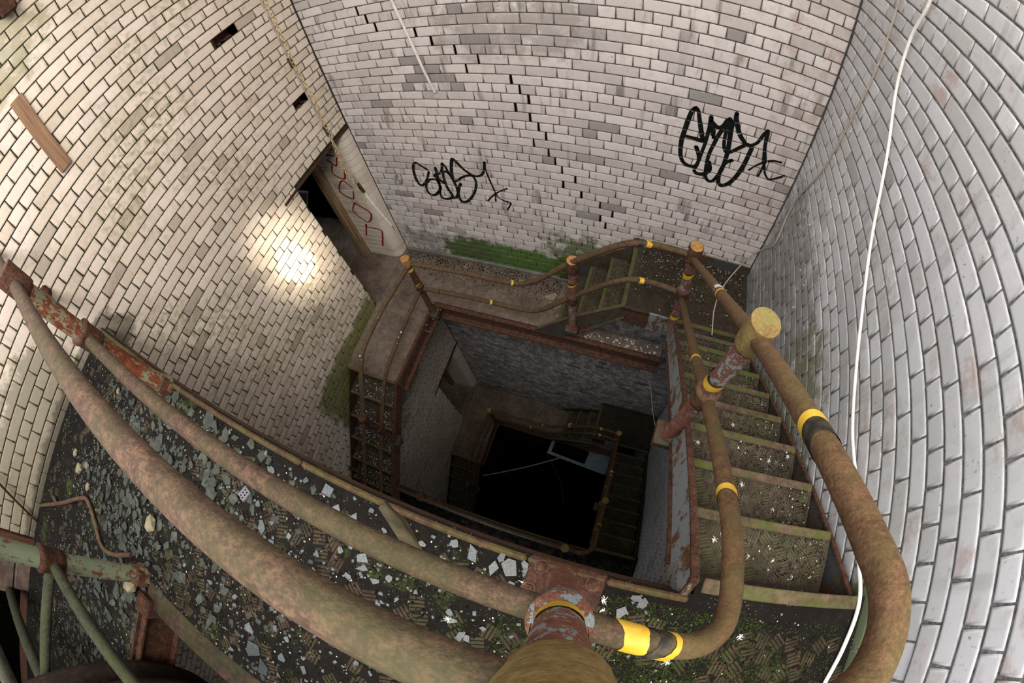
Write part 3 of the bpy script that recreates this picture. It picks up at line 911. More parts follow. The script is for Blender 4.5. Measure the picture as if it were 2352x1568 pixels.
T = Thing('stair_flight', (3.6, 1.0, -1.1), label='iron stair flight down the right wall with patterned treads and mossy nosings', cat='stairs', group='stair flights')
ms = make_tread(.605, .245)
for k in range(1, 9):
    add_tread(T, ms, (3.288, .222 * k - .255, -RISE * k), 0)
mb = MB()
zt = lambda y: .05 - y
poly = [(-.085, -.01), (-.075, .05), (-.03, .078), (1.74, zt(1.74)), (1.90, -1.97), (1.90, -2.27), (1.72, zt(1.72) - .28), (0.0, zt(0.0) - .26), (-.06, -.20)]
plate_yz(mb, poly, 3.266, 3.276)
T.part('stringer', mb, M['paint_blue'], label='inner stringer with flaking grey-white paint')
mb = MB(); mb.bar((3.276, -.03, .078), (3.276, 1.74, zt(1.74)), .026, .010); mb.bar((3.264, .0, zt(0) - .265), (3.264, 1.72, zt(1.72) - .28), .026, .012); mb.bar((3.276, -.03, .078), (3.276, -.085, .0), .026, .010); T.part('stringer_flange', mb, M['rust'])
mb = MB(); plate_yz(mb, [(-.02, -.045), (1.93, -1.99), (1.93, -2.2), (1.75, -2.08), (-.02, -.34)], 3.915, 3.925); T.part('stringer', mb, M['paint_dark'], label='rusty wall stringer')
mb = MB(); mb.bar((3.92, -.02, -.044), (3.92, 1.93, -1.988), .02, .01); T.part('stringer_flange', mb, M['rust'])
RFL = T
lower_copy(T, 'unlit lower stair flight along the right wall deep in the well')

T = Thing('stair_flight', (2.5, 2.3, -2.5), label='short iron stair flight of three treads along the back wall', cat='stairs', group='stair flights')
ms = make_tread(.645, .235)
for k, (xf, z) in enumerate(((2.61, -2.22), (2.40, -2.44), (2.20, -2.66))):
    add_tread(T, ms, (xf + .235, 1.99, z), PI / 2)
mb = MB(); plate_xz(mb, [(1.95, -2.87), (2.36, -2.40), (2.84, -1.955), (2.86, -2.13), (2.45, -2.64), (2.26, -2.88)], 1.958, 1.97); T.part('stringer', mb, M['paint_dark'], label='front stringer with worn blue-grey paint')
mb = MB(); mb.bar((1.95, 1.965, -2.868), (2.36, 1.965, -2.395), .03, .01); mb.bar((2.36, 1.965, -2.395), (2.85, 1.965, -1.952), .03, .01); mb.bar((2.45, 1.955, -2.64), (2.86, 1.955, -2.14), .03, .01); T.part('stringer_flange', mb, M['nosing'])
mb = MB(); plate_xz(mb, [(2.0, -2.87), (2.36, -2.37), (2.86, -1.93), (2.86, -2.15), (2.45, -2.64), (2.26, -2.88)], 2.648, 2.66); T.part('stringer', mb, M['paint_dark'])
SFL = T
c = lower_copy(T, 'sagging lower short flight by the dim back wall')
c.rotation_euler = (math.radians(2), math.radians(4), math.radians(-1.5)); c.location.y -= .09

T = Thing('stair_flight', (.38, 0, -3.6), label='dirty iron stair flight down the left wall below the doorway landing', cat='stairs', group='stair flights')
ms = make_tread(.62, .26)
for k in range(1, 9):
    add_tread(T, ms, (.68, .95 - .235 * k + .26, -2.88 - .22 * k), PI)
mb = MB()
zs = lambda y: -2.86 - .936 * (.95 - y)
plate_yz(mb, [(.97, -2.86), (.97, -3.10), (.80, zs(.80) - .25), (-1.0, zs(-1) - .25), (-1.0, zs(-1)), (.85, zs(.85))], .69, .702)
T.part('stringer', mb, M['rust'])
mb = MB(); mb.bar((.705, .95, zs(.95)), (.705, -1, zs(-1)), .045, .012); T.part('stringer_flange', mb, M['rust'])
mb = MB(); plate_yz(mb, [(.97, -2.90), (.97, -3.10), (-1.0, zs(-1) - .25), (-1.0, zs(-1) - .02)], .03, .04); T.part('stringer', mb, M['rust_dark'])
LFL = T
lower_copy(T, 'unlit lower stair flight along the left wall')

# ------------------------------------------------------------------ railings
CAP_SEG = 24


def post(T, x, y, zb, zcol, zcap, mat, capmat, colmat, base='block', r=.036, lean=(0, 0), capr=.050, caph=.15, label=None):
    """tube with a fixing block, a middle collar and a turned cap; all children of the post"""
    ax = Vector((lean[0], lean[1], 1.0))
    def at(z): return Vector((x, y, zb)) + ax * (z - zb)
    def frame(z):
        zz = ax.normalized(); xx = Vector((1, 0, 0)); yy = zz.cross(xx).normalized(); xx = yy.cross(zz); p = at(z)
        return Matrix(((xx.x, yy.x, zz.x, p.x), (xx.y, yy.y, zz.y, p.y), (xx.z, yy.z, zz.z, p.z), (0, 0, 0, 1)))
    H = zcap - zb
    mb = MB().lathe([(r * 1.3, 0), (r * 1.34, .02), (r * 1.06, .035), (r * 1.06, .05), (r, .06), (r, H - .02)], CAP_SEG, frame(zb))
    p = T.part('post', mb, mat, label=label)
    T.part('collar', MB().lathe([(r * 1.05, -.062), (r * 1.22, -.058), (r * 1.30, -.03), (r * 1.32, .03), (r * 1.42, .04), (r * 1.42, .058), (r * 1.05, .066)], CAP_SEG, frame(zcol)), colmat, p)
    T.part('cap', MB().lathe([(capr * .72, -caph), (capr * .95, -caph + .006), (capr, -caph + .02), (capr, -.006), (capr * .985, 0)], CAP_SEG, frame(zcap)), capmat, p)
    if base == 'block':
        mb = MB(); mb.box((x - .066, y - .062, zb - .075), (x + .06, y + .062, zb), bev=.006)
        mb.add([(x - .055, y - .05, zb - .075), (x + .055, y - .05, zb - .075), (x + .055, y + .05, zb - .075), (x - .055, y + .05, zb - .075), (x - .01, y - .01, zb - .2), (x + .03, y - .01, zb - .2), (x + .03, y + .03, zb - .2), (x - .01, y + .03, zb - .2)],
               [(0, 1, 5, 4), (1, 2, 6, 5), (2, 3, 7, 6), (3, 0, 4, 7), (4, 5, 6, 7)])
        T.part('base_block', mb, M['paint_dark'] if base == 'block' else colmat, p)
    elif base == 'plate':
        mb = MB(); mb.box((x - .105, y - .065, zb - .012), (x + .115, y + .055, zb + .012), bev=.004)
        T.part('base_plate', mb, M['rust_dark'], p)
        for dx, dy in ((-.07, .028), (.08, .02), (-.085, -.045), (.075, -.05)):
            f = Matrix.Translation((x + dx, y + dy, zb + .012))
            T.part('bolt', MB().lathe([(.022, 0), (.022, .003)], 16, f).lathe([(.015, .003), (.015, .013), (.012, .016)], 6, f, False).lathe([(.007, .016), (.007, .024)], 10, f), M['rust'], p)
    elif base == 'shoe':
        mb = MB(); mb.box((x - .05, y - .045, zb - .02), (x + .05, y + .035, zb + .075), bev=.012)
        T.part('base_block', mb, M['rust'], p)
    return p


def unit(a, b): return (Vector(b) - Vector(a)).normalized()


def tape(T, parent, p, d, r, L=.05, slant=.6, black=.0, roll=0.0, ragged=0.0):
    """a turn of hazard tape: slanted yellow band, with a black band below it if asked"""
    d = Vector(d).normalized(); N = d.cross(Vector((0, 0, 1)))
    if N.length < .1: N = d.cross(Vector((1, 0, 0)))
    N.normalize(); B = d.cross(N)
    def band(l0, l1, rr, mat):
        seg = 32; vs = []; fs = []
        for ring, (l, rad) in enumerate(((l0, rr), (l1, rr))):
            for k in range(seg):
                a = 2 * PI * k / seg
                off = slant * r * math.cos(a + roll) * (1 if ring == 0 else .55) + random.uniform(-ragged, ragged)
                vs.append(tuple(Vector(p) + d * (l + off) + N * (rad * math.cos(a)) + B * (rad * math.sin(a))))
        for k in range(seg):
            k2 = (k + 1) % seg
            fs.append((k, k2, seg + k2, seg + k))
        mb = MB(); mb.add(vs, fs, True)
        T.part('tape_band', mb, mat, parent)
    band(-L / 2, L / 2, r * 1.075, M['tape_yellow'])
    if black > 0: band(L / 2 - .004, L / 2 + black, r * 1.065, M['tape_black'])
    if black < 0: band(-L / 2 + black, -L / 2 + .004, r * 1.065, M['tape_black'])


# -- railing of the near landing, one post by the left wall and one in the middle
T = Thing('guard_railing', (2.0, -.12, 0), label='nearest mossy pipe railing along the debris landing, wall to middle post', cat='railing')
p0 = post(T, 1.085, -.112, 0, .50, 1.0, M['post_redgreen'], M['rust'], M['rust'], 'shoe', r=.040, capr=.052, label='red post with flaking pale green paint')
p1 = post(T, 2.935, -.128, 0, .535, 1.04, M['post_red'], M['cap_moss'], M['post_red'], 'plate', r=.036, capr=.049, caph=.155, label='red post with yellow tape standing on a bolted plate')
RT = .0255
top = [(.0, -.125, .955), (.5, -.125, .945), (1.09, -.12, .925), (2.0, -.128, .925), (2.935, -.13, .925), (3.07, -.128, .925)]
ptop = T.part('handrail', MB().tube(top, RT, 18, sub=8), M['rail_mossy'])
midA = [(.0, -.125, .50), (.35, -.125, .50), (1.09, -.12, .505), (2.0, -.128, .515), (2.935, -.13, .52), (3.03, -.137, .52), (3.119, -.143, .512)]
pmid = T.part('midrail', MB().tube(midA, .0255, 18, sub=8), M['rail_mossy'])
mb = MB(); mb.box((-.004, -.19, .46), (.03, -.075, .55), bev=.015); mb.lathe([(.045, 0), (.042, .04), (.03, .05)], 14, Matrix.Translation((.02, -.125, .50)) @ Matrix.Rotation(PI / 2, 4, 'Y'))
T.part('wall_socket', mb, M['rust_dark'])
tape(T, p1, (2.935, -.128, .66), (0, 0, 1), .036, .035, .7, .0, 2.4)
tape(T, pmid, (3.055, -.139, .518), (1, -.05, -.02), .0255, .05, .7, .0, 1.0, .0015)
tape(T, pmid, (3.118, -.143, .512), (1, -.05, -.15), .0255, .022, 1.0, -.03, 2.0, .001)
NEARRAIL = T

# -- railing of the right flight
T = Thing('guard_railing', (3.33, 1.0, -1.0), label='pipe railing of the right stair flight with a big moss-capped post', cat='railing')
p2 = post(T, 3.238, .605, -.775, -.215, .338, M['post_red'], M['cap_moss'], M['rail_tan'], 'block', r=.034, lean=(.02, .01), capr=.0455, caph=.14, label='red post with traces of blue paint')
p3 = post(T, 3.285, 1.865, -2.0, -1.445, -.90, M['post_red'], M['rust'], M['rust'], 'block', r=.037, lean=(-.035, .02), capr=.050, label='corner post with ochre cap')
T.part('cap_face', MB().lathe([(.046, 0), (.044, .002)], 20, Matrix.Translation((3.285 - .035 * 1.1, 1.865 + .02 * 1.1, -.899))), M['cap_ochre'], p3)
pt = T.part('handrail', MB().tube([(3.07, -.128, .925), (3.15, -.120, .923), (3.215, -.092, .912), (3.248, -.050, .892), (3.26, .0, .865), (3.26, .06, .81), (3.26, .257, .615), (3.26, .60, .27), (3.26, 1.02, -.167), (3.255, 1.5, -.65), (3.25, 1.88, -1.03)], .0252, 18, sub=8), M['rail_tan'])
pm = T.part('midrail', MB().tube([(3.117, -.143, .5125), (3.19, -.135, .488), (3.238, -.105, .452), (3.256, -.06, .415), (3.26, .0, .375), (3.26, .09, .31), (3.26, .189, .212), (3.26, .61, -.225), (3.26, .89, -.522), (3.265, 1.4, -1.04), (3.272, 1.86, -1.50)], .0252, 18, sub=8), M['rail_tan'])
tape(T, pt, (3.26, 1.03, -.177), (0, 1, -1), .0252, .032, .7, .0, 2.6)
tape(T, pt, (3.26, .250, .622), (0, 1, -1), .0252, .032, .7, -.045, 2.6)
tape(T, pm, (3.26, .189, .212), (0, 1, -1), .0252, .03, .7, .0, 2.6)
tape(T, pm, (3.26, .895, -.527), (0, 1, -1), .0245, .03, .6, .0, 2.6)
tape(T, p2, (3.247, .611, -.06), (.02, .01, 1), .034, .036, .7, .010, 1.2)
for z in (-1.19, -1.75): tape(T, p3, (3.285 - .035 * (z + 2), 1.865 + .02 * (z + 2), z), (-.035, .02, 1), .037, .04, .6, .012, 1.2)
T.part('paper_scrap', MB().tube([(3.26, 1.085, -.232), (3.26, 1.12, -.267)], .0256, 12), M['white_bit'], pt)
RRAIL = T

# -- railing along the back
T = Thing('guard_railing', (2.0, 1.9, -2.9), label='rusty pipe railing along the back, dipping between two ochre-capped posts', cat='railing')
p5 = post(T, .762, 1.885, -2.87, -2.355, -1.845, M['rust'], M['cap_ochre'], M['rust'], 'block', r=.034, capr=.045, caph=.12, label='corner post by the doorway landing')
p4 = post(T, 2.385, 1.945, -2.55, -2.02, -1.455, M['post_red'], M['rust'], M['rust'], 'block', r=.037, capr=.050, label='middle post on the short flight')
T.part('cap_face', MB().lathe([(.047, 0), (.045, .003)], 20, Matrix.Translation((2.385, 1.945, -1.454))), M['cap_ochre'], p4)
pt = T.part('handrail', MB().tube([(.765, 1.89, -1.93), (1.3, 1.915, -1.945), (1.80, 1.92, -1.95), (1.93, 1.92, -1.925), (2.06, 1.92, -1.83), (2.38, 1.935, -1.475), (2.76, 1.925, -1.105), (2.87, 1.92, -1.045), (2.98, 1.92, -1.03), (3.15, 1.915, -1.025), (3.27, 1.88, -1.0)], .0245, 14), M['rail_rust'])
pm = T.part('midrail', MB().tube([(.765, 1.89, -2.385), (1.3, 1.915, -2.39), (1.86, 1.92, -2.40), (1.99, 1.92, -2.375), (2.10, 1.92, -2.295), (2.385, 1.935, -1.975), (2.74, 1.92, -1.575), (2.85, 1.92, -1.50), (2.95, 1.92, -1.475), (3.15, 1.91, -1.47), (3.27, 1.875, -1.45)], .0235, 14), M['rail_rust'])
tape(T, pt, (1.83, 1.92, -1.948), (1, 0, .1), .0245, .03, 1.0, .02, 1.0)
tape(T, pt, (2.92, 1.92, -1.036), (1, 0, .05), .0245, .05, 1.2, -.05, 1.0)
tape(T, pm, (1.545, 1.917, -2.394), (1, 0, 0), .0235, .035, 1.2, .03, 1.0)
tape(T, pm, (2.93, 1.92, -1.478), (1, 0, .1), .0235, .045, 1.0, .01, 1.0)
tape(T, pm, (.95, 1.90, -2.387), (1, 0, 0), .0235, .01, 1.2, .03, 1.0)
tape(T, p4, (2.385, 1.945, -1.77), (0, 0, 1), .037, .022, .6, .022, 1.2)
tape(T, p5, (.762, 1.885, -2.02), (0, 0, 1), .034, .045, .4, .0, 1.2)
tape(T, p5, (.762, 1.885, -2.27), (0, 0, 1), .034, .018, .6, .03, 1.2)
BRAIL = T

# -- railing of the left flight
T = Thing('guard_railing', (.7, .6, -3.4), label='thin rusty pipe railing down the left flight with white droppings', cat='railing')
p6 = post(T, .705, .415, -3.40, -2.95, -2.50, M['rust'], M['rust'], M['rust'], 'block', r=.034, capr=.045, caph=.12)
T.part('handrail', MB().tube([(.755, 1.87, -1.985), (.70, 1.4, -2.01), (.685, 1.0, -2.035), (.685, .90, -2.065), (.685, .80, -2.15), (.69, .42, -2.56), (.69, -.2, -3.13), (.69, -.95, -3.83)], .0235, 12), M['rail_rust'])
T.part('midrail', MB().tube([(.755, 1.87, -2.40), (.70, 1.4, -2.52), (.685, 1.0, -2.61), (.685, .88, -2.66), (.685, .78, -2.735), (.69, .42, -3.02), (.69, -.2, -3.58), (.69, -.95, -4.25)], .0235, 12), M['rail_rust'])
mb = MB()
for k in range(46):
    path = [(.70, 1.4, -2.01), (.685, .9, -2.06), (.69, .42, -2.56), (.69, -.2, -3.13)] if k % 2 else [(.70, 1.4, -2.52), (.685, .88, -2.66), (.69, .42, -3.02), (.69, -.2, -3.58)]
    i = random.randrange(3); t = random.random()
    q = Vector(path[i]).lerp(Vector(path[i + 1]), t)
    r = random.uniform(.005, .013)
    mb.lathe([(r, 0), (r * .8, r * .5), (r * .2, r * .7)], 6, Matrix.Translation(q + Vector((random.uniform(-.012, .012), 0, .0195))))
T.part('droppings', mb, M['white_bit'], kind='stuff')
LRAIL = T

# -- railing at the lower left of the picture
T = Thing('guard_railing', (1.39, -.94, 0), label='pale green flaking post and dark rails at the second opening beside the wheel', cat='railing')
p7 = post(T, 1.39, -.94, 0, .505, 1.0, M['post_green'], M['rust_dark'], M['rust_dark'], 'shoe', r=.040, capr=.052, label='post with peeling pale green paint')
T.part('midrail', MB().tube([(1.39, -.94, .5), (3.9, -.95, .5)], .0265, 12), M['rail_dark'])
T.part('midrail', MB().tube([(1.395, -.94, .5), (1.40, -2.5, .5), (1.40, F_Y + .01, .5)], .0265, 12), M['rail_dark'])
T.part('handrail', MB().tube([(1.39, -.94, .925), (3.9, -.95, .925)], .0265, 12), M['rail_dark'])
T.part('handrail', MB().tube([(1.39, -.94, .925), (1.39, F_Y + .01, .925)], .0265, 12), M['rail_dark'])
tag(MB().tube([(.012, -2.14, .17), (.6, -1.93, .31), (1.27, -1.72, .45)], .04, 14).build('slanting_pipe', M['rail_dark']), 'thick dark mossy pipe slanting from the wall at the lower left corner', 'pipe')

for t, lab in ((NEARRAIL, 'unlit lower landing railing hidden under the nearest landing'), (RRAIL, 'rusty railing of the unlit lower right flight'), (BRAIL, 'railing along the unlit lower back landing'), (LRAIL, 'railing of the unlit lower left flight')):
    lower_copy(t, lab)

# ------------------------------------------------------------------ fixtures on and near the walls
o = MB().box((-.002, -.046, -.30), (.028, .046, .30), bev=.004).build('timber_batten', M['wood'])
o.location = (0, .529, 1.155); o.rotation_euler = (math.radians(-1.5), 0, 0)
tag(o, 'short brown timber batten fixed upright on the left brick wall', 'plank')
mb = MB(); mb.box((.07, .70, 1.92), (.11, .80, 2.6), bev=.006); mb.box((-.06, .73, 1.95), (.09, .77, 1.99)); mb.box((.0, .80, 1.93), (.07, .815, 2.6)); mb.box((-.0, .70, 1.96), (.07, .70 + .012, 2.6))
tag(mb.build('iron_bracket', M['rust_dark']), 'dark iron bracket end in the top left corner on the brick wall', 'bracket')

T = Thing('junction_box', (.36, D_Y, -1.58), label='small broken pale blue junction box on the back wall by the left tag', cat='junction box')
T.part('box', MB().lathe([(.042, 0), (.042, .03), (.036, .036)], 10, Matrix.Translation((.362, D_Y, -1.60)) @ Matrix.Rotation(PI / 2, 4, 'X')), M['box_blue'])
T.part('window', MB().box((.348, D_Y - .039, -1.625), (.366, D_Y - .035, -1.585)), M['white_bit'])
T.part('gland', MB().lathe([(.017, 0), (.017, .035), (.012, .04)], 10, Matrix.Translation((.352, D_Y - .018, -1.562))), M['stone_pale'])

# hanging chain beside its conduit
T = Thing('hanging_conduit', (.66, 1.88, -1.0), label='thin grey conduit hanging down before the doorway with taped joints and bare wire', cat='conduit')
cpath = [(.645, 1.868, 3.0), (.645, 1.868, 1.6), (.645, 1.868, .87), (.646, 1.87, .36), (.65, 1.878, -.27), (.669, 1.90, -.91)]
T.part('tube', MB().tube(cpath, .0085, 10), M['conduit'])
T.part('cable', MB().tube([(.669, 1.90, -.91), (.70, 1.935, -1.22), (.725, 1.965, -1.45)], .007, 8), M['cable_white'])
T.part('bare_wire', MB().tube([(.725, 1.965, -1.44), (.732, 1.972, -1.53)], .0025, 6), M['rust'])
for a, b in (((.645, 1.869, .40), (.646, 1.870, .32)), ((.649, 1.877, -.22), (.651, 1.879, -.32)), ((.664, 1.895, -.84), (.673, 1.905, -.96))):
    T.part('tape_wrap', MB().tube([a, b], .016, 10), M['tape_black'])
T = Thing('hanging_chain', (.68, 1.87, 0), label='brass coloured link chain hanging slack beside the grey conduit', cat='chain')
lk = MB()
ring = [(.5 * .023 * math.cos(t), 0, .5 * .044 * math.sin(t)) for t in np.linspace(0, 2 * PI, 13)]
lk.tube(ring, .0032, 5, False, caps=False)
lkm = lk.mesh('chain_link', M['brass'])


def chain_run(pts, n):
    P = [Vector(p) for p in pts]
    seg = [(P[i + 1] - P[i]).length for i in range(len(P) - 1)]
    tot = sum(seg)
    for k in range(n):
        s = tot * (k + .5) / n; i = 0
        while i < len(seg) - 1 and s > seg[i]: s -= seg[i]; i += 1
        q = P[i].lerp(P[i + 1], s / seg[i]); d = (P[i + 1] - P[i]).normalized()
        o = bpy.data.objects.new('chain_link', lkm)
        o.parent = T.e; o.location = q + T.off
        o.rotation_euler = d.to_track_quat('Z', 'X').to_euler() if False else (0, 0, (PI / 2 if k % 2 else 0) + random.uniform(-.4, .4))
        COL.objects.link(o)


chain_run([(.672, 1.862, 1.55), (.702, 1.852, .70), (.672, 1.860, .36)], 33)
chain_run([(.668, 1.864, .36), (.700, 1.862, .0), (.672, 1.868, -.27)], 17)
chain_run([(.668, 1.872, -.27), (.655, 1.85, -.66), (.662, 1.885, -.92)], 18)
chain_run([(.668, 1.893, -.94), (.662, 1.87, -1.07)], 4)

tag(MB().tube([(.80, D_Y - .05, 1.9), (.99, D_Y - .05, .42), (1.045, D_Y - .045, .02), (1.085, D_Y - .04, -.28), (1.109, D_Y - .02, -.475)], .011, 10).build('white_conduit', M['cable_white']), 'white rust-tipped conduit dangling against the top of the back wall', 'conduit')
tag(MB().tube([(3.93, 1.75, 2.4), (3.93, 1.84, 1.3), (3.93, 1.86, 1.05), (3.93, 1.91, .88), (3.93, 1.87, .63), (3.93, 1.69, .37), (3.93, 1.39, .037), (3.93, 1.04, -.143), (3.93, .783, -.204), (3.93, .597, -.206), (3.93, .428, -.16), (3.93, .113, -.058), (3.925, -.04, .012), (3.91, -.20, .013), (3.88, -.34, .012), (3.86, -.6, .012), (3.80, -1.0, .012)], .0085, 10, sub=8).build('thick_cable', M['cable_white']),
    'thick white cable sagging down the right wall onto the landing', 'cable')
tag(MB().tube([(3.95, 2.18, 2.4), (3.95, 2.182, .976), (3.955, 2.182, .54), (3.955, 2.233, .141), (3.955, 2.312, -.353), (3.955, 2.464, -.732), (3.955, 2.485, -.95), (3.945, 2.42, -1.22), (3.94, 2.55, -1.44), (3.90, 2.63, -1.66), (3.84, 2.63, -1.85), (3.713, 2.43, -1.985), (3.655, 2.18, -1.988), (3.66, 1.91, -1.988)], .0065, 8, sub=8).build('thin_cable', M['cable_beige']),
    'thin beige cable looping off the right wall onto the corner landing', 'cable')
mb = MB()
for y, z in ((1.97, -.25), (2.10, -.62), (1.87, -.82), (1.72, -.78), (1.66, -.95), (2.2, .1), (2.26, -.15)):
    mb.lathe([(.006, 0), (.006, .008)], 8, Matrix.Translation((W_X, y, z)) @ Matrix.Rotation(-PI / 2, 4, 'Y'))
mb.build('cable_clips', M['white_bit'], wall_right, kind='stuff')

# the big wheel in the second opening
T = Thing('sheave_wheel', (1.56, -2.41, .14), label='large dark grooved iron wheel standing in the second opening', cat='wheel')
MX = Matrix.Translation((1.475, -2.41, .14)) @ Matrix.Rotation(PI / 2, 4, 'Y')
T.part('rim', MB().lathe([(.90, .0), (.96, .0), (1.04, .004), (1.04, .03), (.985, .055), (.97, .08), (.985, .105), (1.04, .13), (1.04, .156), (.96, .16), (.90, .16), (.90, .0)], 72, MX), M['rust_black'])
for k in range(6):
    a = k * PI / 3 + .3
    T.part('spoke', MB().bar((1.555, -2.41 + .1 * math.cos(a), .14 + .1 * math.sin(a)), (1.555, -2.41 + .91 * math.cos(a), .14 + .91 * math.sin(a)), .05, .08, (1, 0, 0), .01), M['rust_black'])
T.part('hub', MB().lathe([(.12, -.03), (.14, .0), (.14, .16), (.12, .19)], 24, MX), M['rust_black'])
T.part('axle', MB().tube([(1.15, -2.41, .14), (2.0, -2.41, .14)], .045, 14), M['rust_black'])
T.part('bearing_block', MB().box((1.18, -2.53, .0), (1.38, -2.29, .22), bev=.02), M['rust_black'])

# front door in the left wall: timber post and pale rendered stones
mb = MB(); mb.box((-.10, -1.765, -.3), (.02, -1.665, 1.55), bev=.006)
fd = mb.build('door_3', M['wood_red'], kind='structure')
for k, (z0, z1, y0, y1) in enumerate(((-.05, .13, -2.12, -1.80), (.136, .30, -2.16, -1.78), (.306, .47, -2.10, -1.80), (.476, .68, -2.15, -1.78), (.686, .90, -2.12, -1.80), (.906, 1.12, -2.15, -1.78), (1.126, 1.5, -2.12, -1.8))):
    MB().box((-.16, y0, z0), (.012, y1, z1), bev=.012).build('stone', M['plaster'], fd)
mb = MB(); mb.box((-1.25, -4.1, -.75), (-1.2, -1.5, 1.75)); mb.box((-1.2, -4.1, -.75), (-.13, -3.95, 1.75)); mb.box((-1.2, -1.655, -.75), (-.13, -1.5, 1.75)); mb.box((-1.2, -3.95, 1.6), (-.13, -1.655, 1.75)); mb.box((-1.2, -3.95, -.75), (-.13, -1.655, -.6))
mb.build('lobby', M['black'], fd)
MB().box((-.16, -3.9, -.02), (-.0, -1.655, -.0)).build('sill', M['wood_red'], fd)
tag(MB().tube([(.03, -1.50, .012), (.065, -1.31, .38), (.09, -1.1, .8)], .009, 8).build('thin_rod', M['rust_dark']), 'thin dark rod leaning on the left wall at the landing end', 'rod')

# inside the corridor
T = Thing('plastic_tray', (-.95, 2.2, -1.9), label='clear grey plastic tray propped inside the dark doorway', cat='tray')
MT = Matrix.Translation((-1.0, 2.25, -1.55)) @ Matrix.Rotation(.5, 4, 'Z') @ Matrix.Rotation(.5, 4, 'Y')
T.part('panel', MB().box((-.25, -.02, -.11), (.25, -.015, .11), M=MT), M['plastic_grey'])
mb = MB()
for a, b in (((-.26, -.03, -.12), (.26, 0, -.105)), ((-.26, -.03, .105), (.26, 0, .12)), ((-.26, -.03, -.12), (-.245, 0, .12)), ((.245, -.03, -.12), (.26, 0, .12))): mb.box(a, b, M=MT)
T.part('rim', mb, M['box_blue'])
tag(MB().tube([(-1.0, 2.2, -2.88), (-1.0, 2.25, -1.6)], .03, 8).build('broken_post', M['wood_frame']), 'broken post standing in the dark corridor behind the doorway', 'post')

# ------------------------------------------------------------------ deep in the well
T = Thing('fallen_door', (2.6, 1.9, -8.85), label='pale blue half-glazed door lying across the bottom of the dark well', cat='door')
A, B_, C_, D_ = Vector((1.881, 1.776, -8.8)), Vector((2.209, 2.171, -8.8)), Vector((3.302, 2.095, -8.8)), Vector((3.323, 1.648, -8.8))
ex = (D_ - A).normalized(); ey = Vector((-ex.y, ex.x, 0)); Wd, Hd = 1.47, .46
MD = Matrix(((ex.x, ey.x, 0, A.x), (ex.y, ey.y, 0, A.y), (0, 0, 1, A.z), (0, 0, 0, 1)))
mb = MB(); mb.box((0, 0, -.04), (Wd, .07, 0), M=MD); mb.box((0, Hd - .07, -.04), (Wd, Hd, 0), M=MD); mb.box((0, .07, -.04), (.08, Hd - .07, 0), M=MD); mb.box((.92, .07, -.04), (1.0, Hd - .07, 0), M=MD)
T.part('frame', mb, M['door_paint'])
T.part('panel', MB().box((1.0, .07, -.03), (Wd, Hd - .07, -.012), M=MD), M['door_paint'])
tag(MB().tube([(.62, .8, -8.8), (1.45, 1.26, -8.75), (2.2, 1.74, -8.78)], .015, 8).build('slack_rope', M['cable_beige']), 'dim slack rope stretched across the deep dark well', 'rope')
tag(MB().tube([(1.9, 1.75, -8.9), (2.4, 1.2, -9.0), (2.6, .8, -9.0)], .02, 8).build('fallen_pipe', M['rust_dark']), 'dim fallen pipe beside the pale blue door in the well', 'pipe')
tag(MB().tube([(3.20, 1.90, -3.235), (3.215, 1.395, -2.138), (3.215, .897, -1.409), (3.212, .641, -.965), (3.205, .57, -.80)], .002, 6).build('dangling_wire', M['cable_beige']), 'fine pale wire dangling into the well from the moss-capped post foot', 'wire')

# ------------------------------------------------------------------ litter on the near landing
def shard_mesh(name, a, b, th, mat, n=None):
    n = n or random.choice((4, 4, 5, 5, 6))
    angs = sorted(random.uniform(0, 2 * PI) for _ in range(n))
    angs = [2 * PI * (i + random.uniform(-.33, .33)) / n for i in range(n)]
    P = [(a / 2 * random.uniform(.72, 1.12) * math.cos(t), b / 2 * random.uniform(.72, 1.12) * math.sin(t)) for t in angs]
    return MB().prism(P, 0, th).mesh(name, mat)


def litter(name, me, x, y, z, label, cat, group=None, tilt=.10, rz=None):
    o = bpy.data.objects.new(name, me)
    o.location = (x, y, z); o.rotation_euler = (random.gauss(0, tilt), random.gauss(0, tilt), random.uniform(0, 2 * PI) if rz is None else rz)
    COL.objects.link(o)
    return tag(o, label, cat, group)


